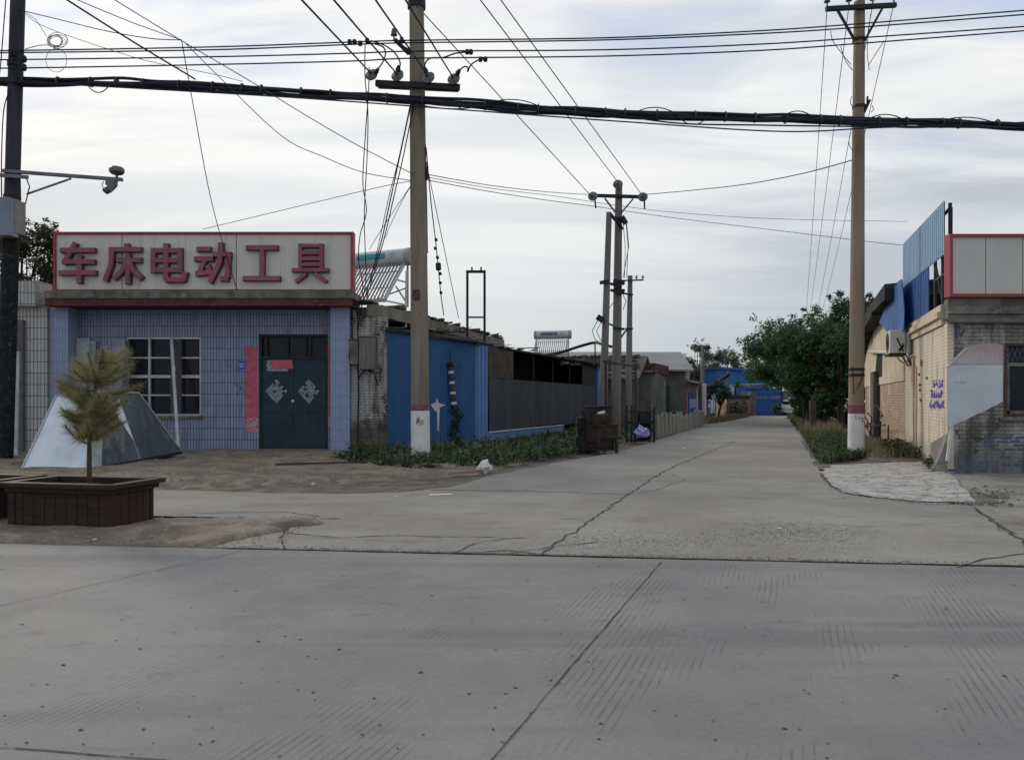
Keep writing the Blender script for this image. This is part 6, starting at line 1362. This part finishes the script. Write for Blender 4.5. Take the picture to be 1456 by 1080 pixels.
# trunks and stakes standing in the dry grass under the trees
tag(MB().tube([G(1156, 611)+V((0,0,-.05)), G(1155, 611)+V((0,0,1.35))], [.17,.15], 10).build('tree_stump', mt['board'], smooth=True), 'brown upright stump in the dry grass below the big trees', 'stump')
tag(MB().tube([G(1142, 609)+V((0,0,-.05)), G(1142.5, 609)+V((0,0,1.4))], .035, 7).build('iron_stake', mt['iron'], smooth=True), 'thin dark stake in the dry grass left of the stump', 'stake')

# ------------------------------------------------------------------ weeds and grass
def inpoly(x, y, q):
    c = False; j = len(q)-1
    for i in range(len(q)):
        if (q[i].y > y) != (q[j].y > y) and x < (q[j].x-q[i].x)*(y-q[i].y)/(q[j].y-q[i].y)+q[i].x: c = not c
        j = i
    return c
def scatter(pts, n):
    q = [G(*p) for p in pts]; x0_, x1_ = min(p.x for p in q), max(p.x for p in q); y0_, y1_ = min(p.y for p in q), max(p.y for p in q); out = []
    while len(out) < n:
        x, y = U(x0_, x1_), U(y0_, y1_)
        if inpoly(x, y, q): out.append(V((x, y, .01)))
    return out
def weeds(name, label, pts, n, h0, h1, m, L=.09, leaves=13, cat='weeds'):
    mb = MB()
    for p in scatter(pts, n):
        h = U(h0, h1); r = h*.55
        for k in range(leaves):
            t_ = random.random(); a_ = U(0, 6.28); c = p+V((math.cos(a_)*r*t_, math.sin(a_)*r*t_, h*U(.1,1))); l = L*U(.6,1.5)
            mb.leaf(c, V((math.cos(a_), math.sin(a_), U(-.3,.7))), V((U(-.4,.4), U(-.4,.4), 1)), l, l*.6)
    return tag(mb.build(name, m), label, cat, kind='stuff')
def blades(name, label, pts, n, h0, h1, m, w_=.006, cat='grass', zoff=0.0):
    mb = MB()
    for p in scatter(pts, n):
        h = U(h0, h1); a_ = U(0, 6.28); d = V((math.cos(a_), math.sin(a_), 0)); s_ = V((-d.y, d.x, 0))*w_; b = U(.15,.6)*h; p = p+V((0,0,zoff))
        mb.add([p-s_, p+s_, p+d*b*.35+V((0,0,h*.6))+s_*.7, p+d*b*.35+V((0,0,h*.6))-s_*.7, p+d*b+V((0,0,h))], [(0,1,2,3), (3,2,4)])
    return tag(mb.build(name, m), label, cat, kind='stuff')
random.seed(31)
LW = [(472,655),(500,645),(560,641),(640,638),(700,634),(760,624),(800,615),(838,612),(836,642),(810,650),(760,657),(715,665),(680,668),(640,666),(600,668),(540,664),(500,661)]
weeds('verge_weeds', 'low dark green weeds growing along the blue shed', LW, 1500, .05, .22, mt['weed'])
weeds('verge_weeds', 'tall dark weeds against the blue shed wall', [(600,640),(640,637),(700,633),(800,614),(840,611),(842,620),(790,628),(720,642),(650,650),(602,650)], 70, .10, .26, mt['weed'], .10, 14)
blades('verge_grass', 'grass blades mixed into the weeds by the blue shed', LW, 2600, .1, .35, mt['grass'])
weeds('verge_weeds', 'scattered taller yellow green weeds among the weeds by the blue shed', LW, 110, .15, .40, mt['weed2'], .13, 14)
blades('verge_grass', 'dry straw stems sticking out of the weeds by the blue shed', LW, 420, .2, .6, mt['straw'])
weeds('verge_weeds', 'sparse weeds around the workbench and iron rack', [(800,640),(845,612),(925,605),(930,622),(890,632),(850,644)], 320, .1, .35, mt['weed'])
RWp = [(1122,598),(1140,602),(1180,610),(1232,625),(1234,652),(1205,656),(1165,662),(1152,640),(1137,614)]
blades('right_grass', 'green and straw grass on the right verge around the pole', RWp, 6500, .08, .30, mt['grass'], .008)
blades('right_grass', 'straw coloured blades through the green grass of the right verge', RWp, 600, .12, .4, mt['straw'], .007)
weeds('right_weeds', 'leafy green weeds on the right verge around the pole', [(1150,632),(1190,620),(1232,630),(1234,654),(1168,660)], 1500, .06, .22, mt['weed'], .07)
blades('dry_grass', 'tall dry straw coloured grass under the right hand trees', [(1119,592.5),(1129,592.5),(1185,602),(1200,612),(1165,620),(1140,617),(1132,606)], 2800, .15, .5, mt['straw'], .010)
blades('right_grass', 'short straw grass sprouting on the earth bank by the cream wall', [(1225,630),(1300,636),(1335,652),(1320,658),(1225,655)], 2600, .08, .30, mt['straw'], .006, zoff=.06)
weeds('right_weeds', 'dark weeds at the foot of the cream wall', [(1258,640),(1318,643),(1326,655),(1262,655)], 420, .12, .38, mt['weed'], .08)
weeds('corner_weeds', 'small clump of weeds at the corner of the grey brick front', [(1318,660),(1346,662),(1352,670),(1325,672)], 110, .08, .22, mt['weed'], .07)
blades('far_grass', 'dry brownish grass on the far left verge of the alley', [(1003,602),(1046,592),(1066,590.6),(1062,593.5),(1030,600)], 2600, .15, .5, mt['straw'], .014)
weeds('far_weeds', 'dark bushy growth before the tan outbuilding', [(1038,592.5),(1056,590.8),(1058,592.2),(1040,596)], 160, .6, 1.3, mt['leaf_pop'], .2, 16)
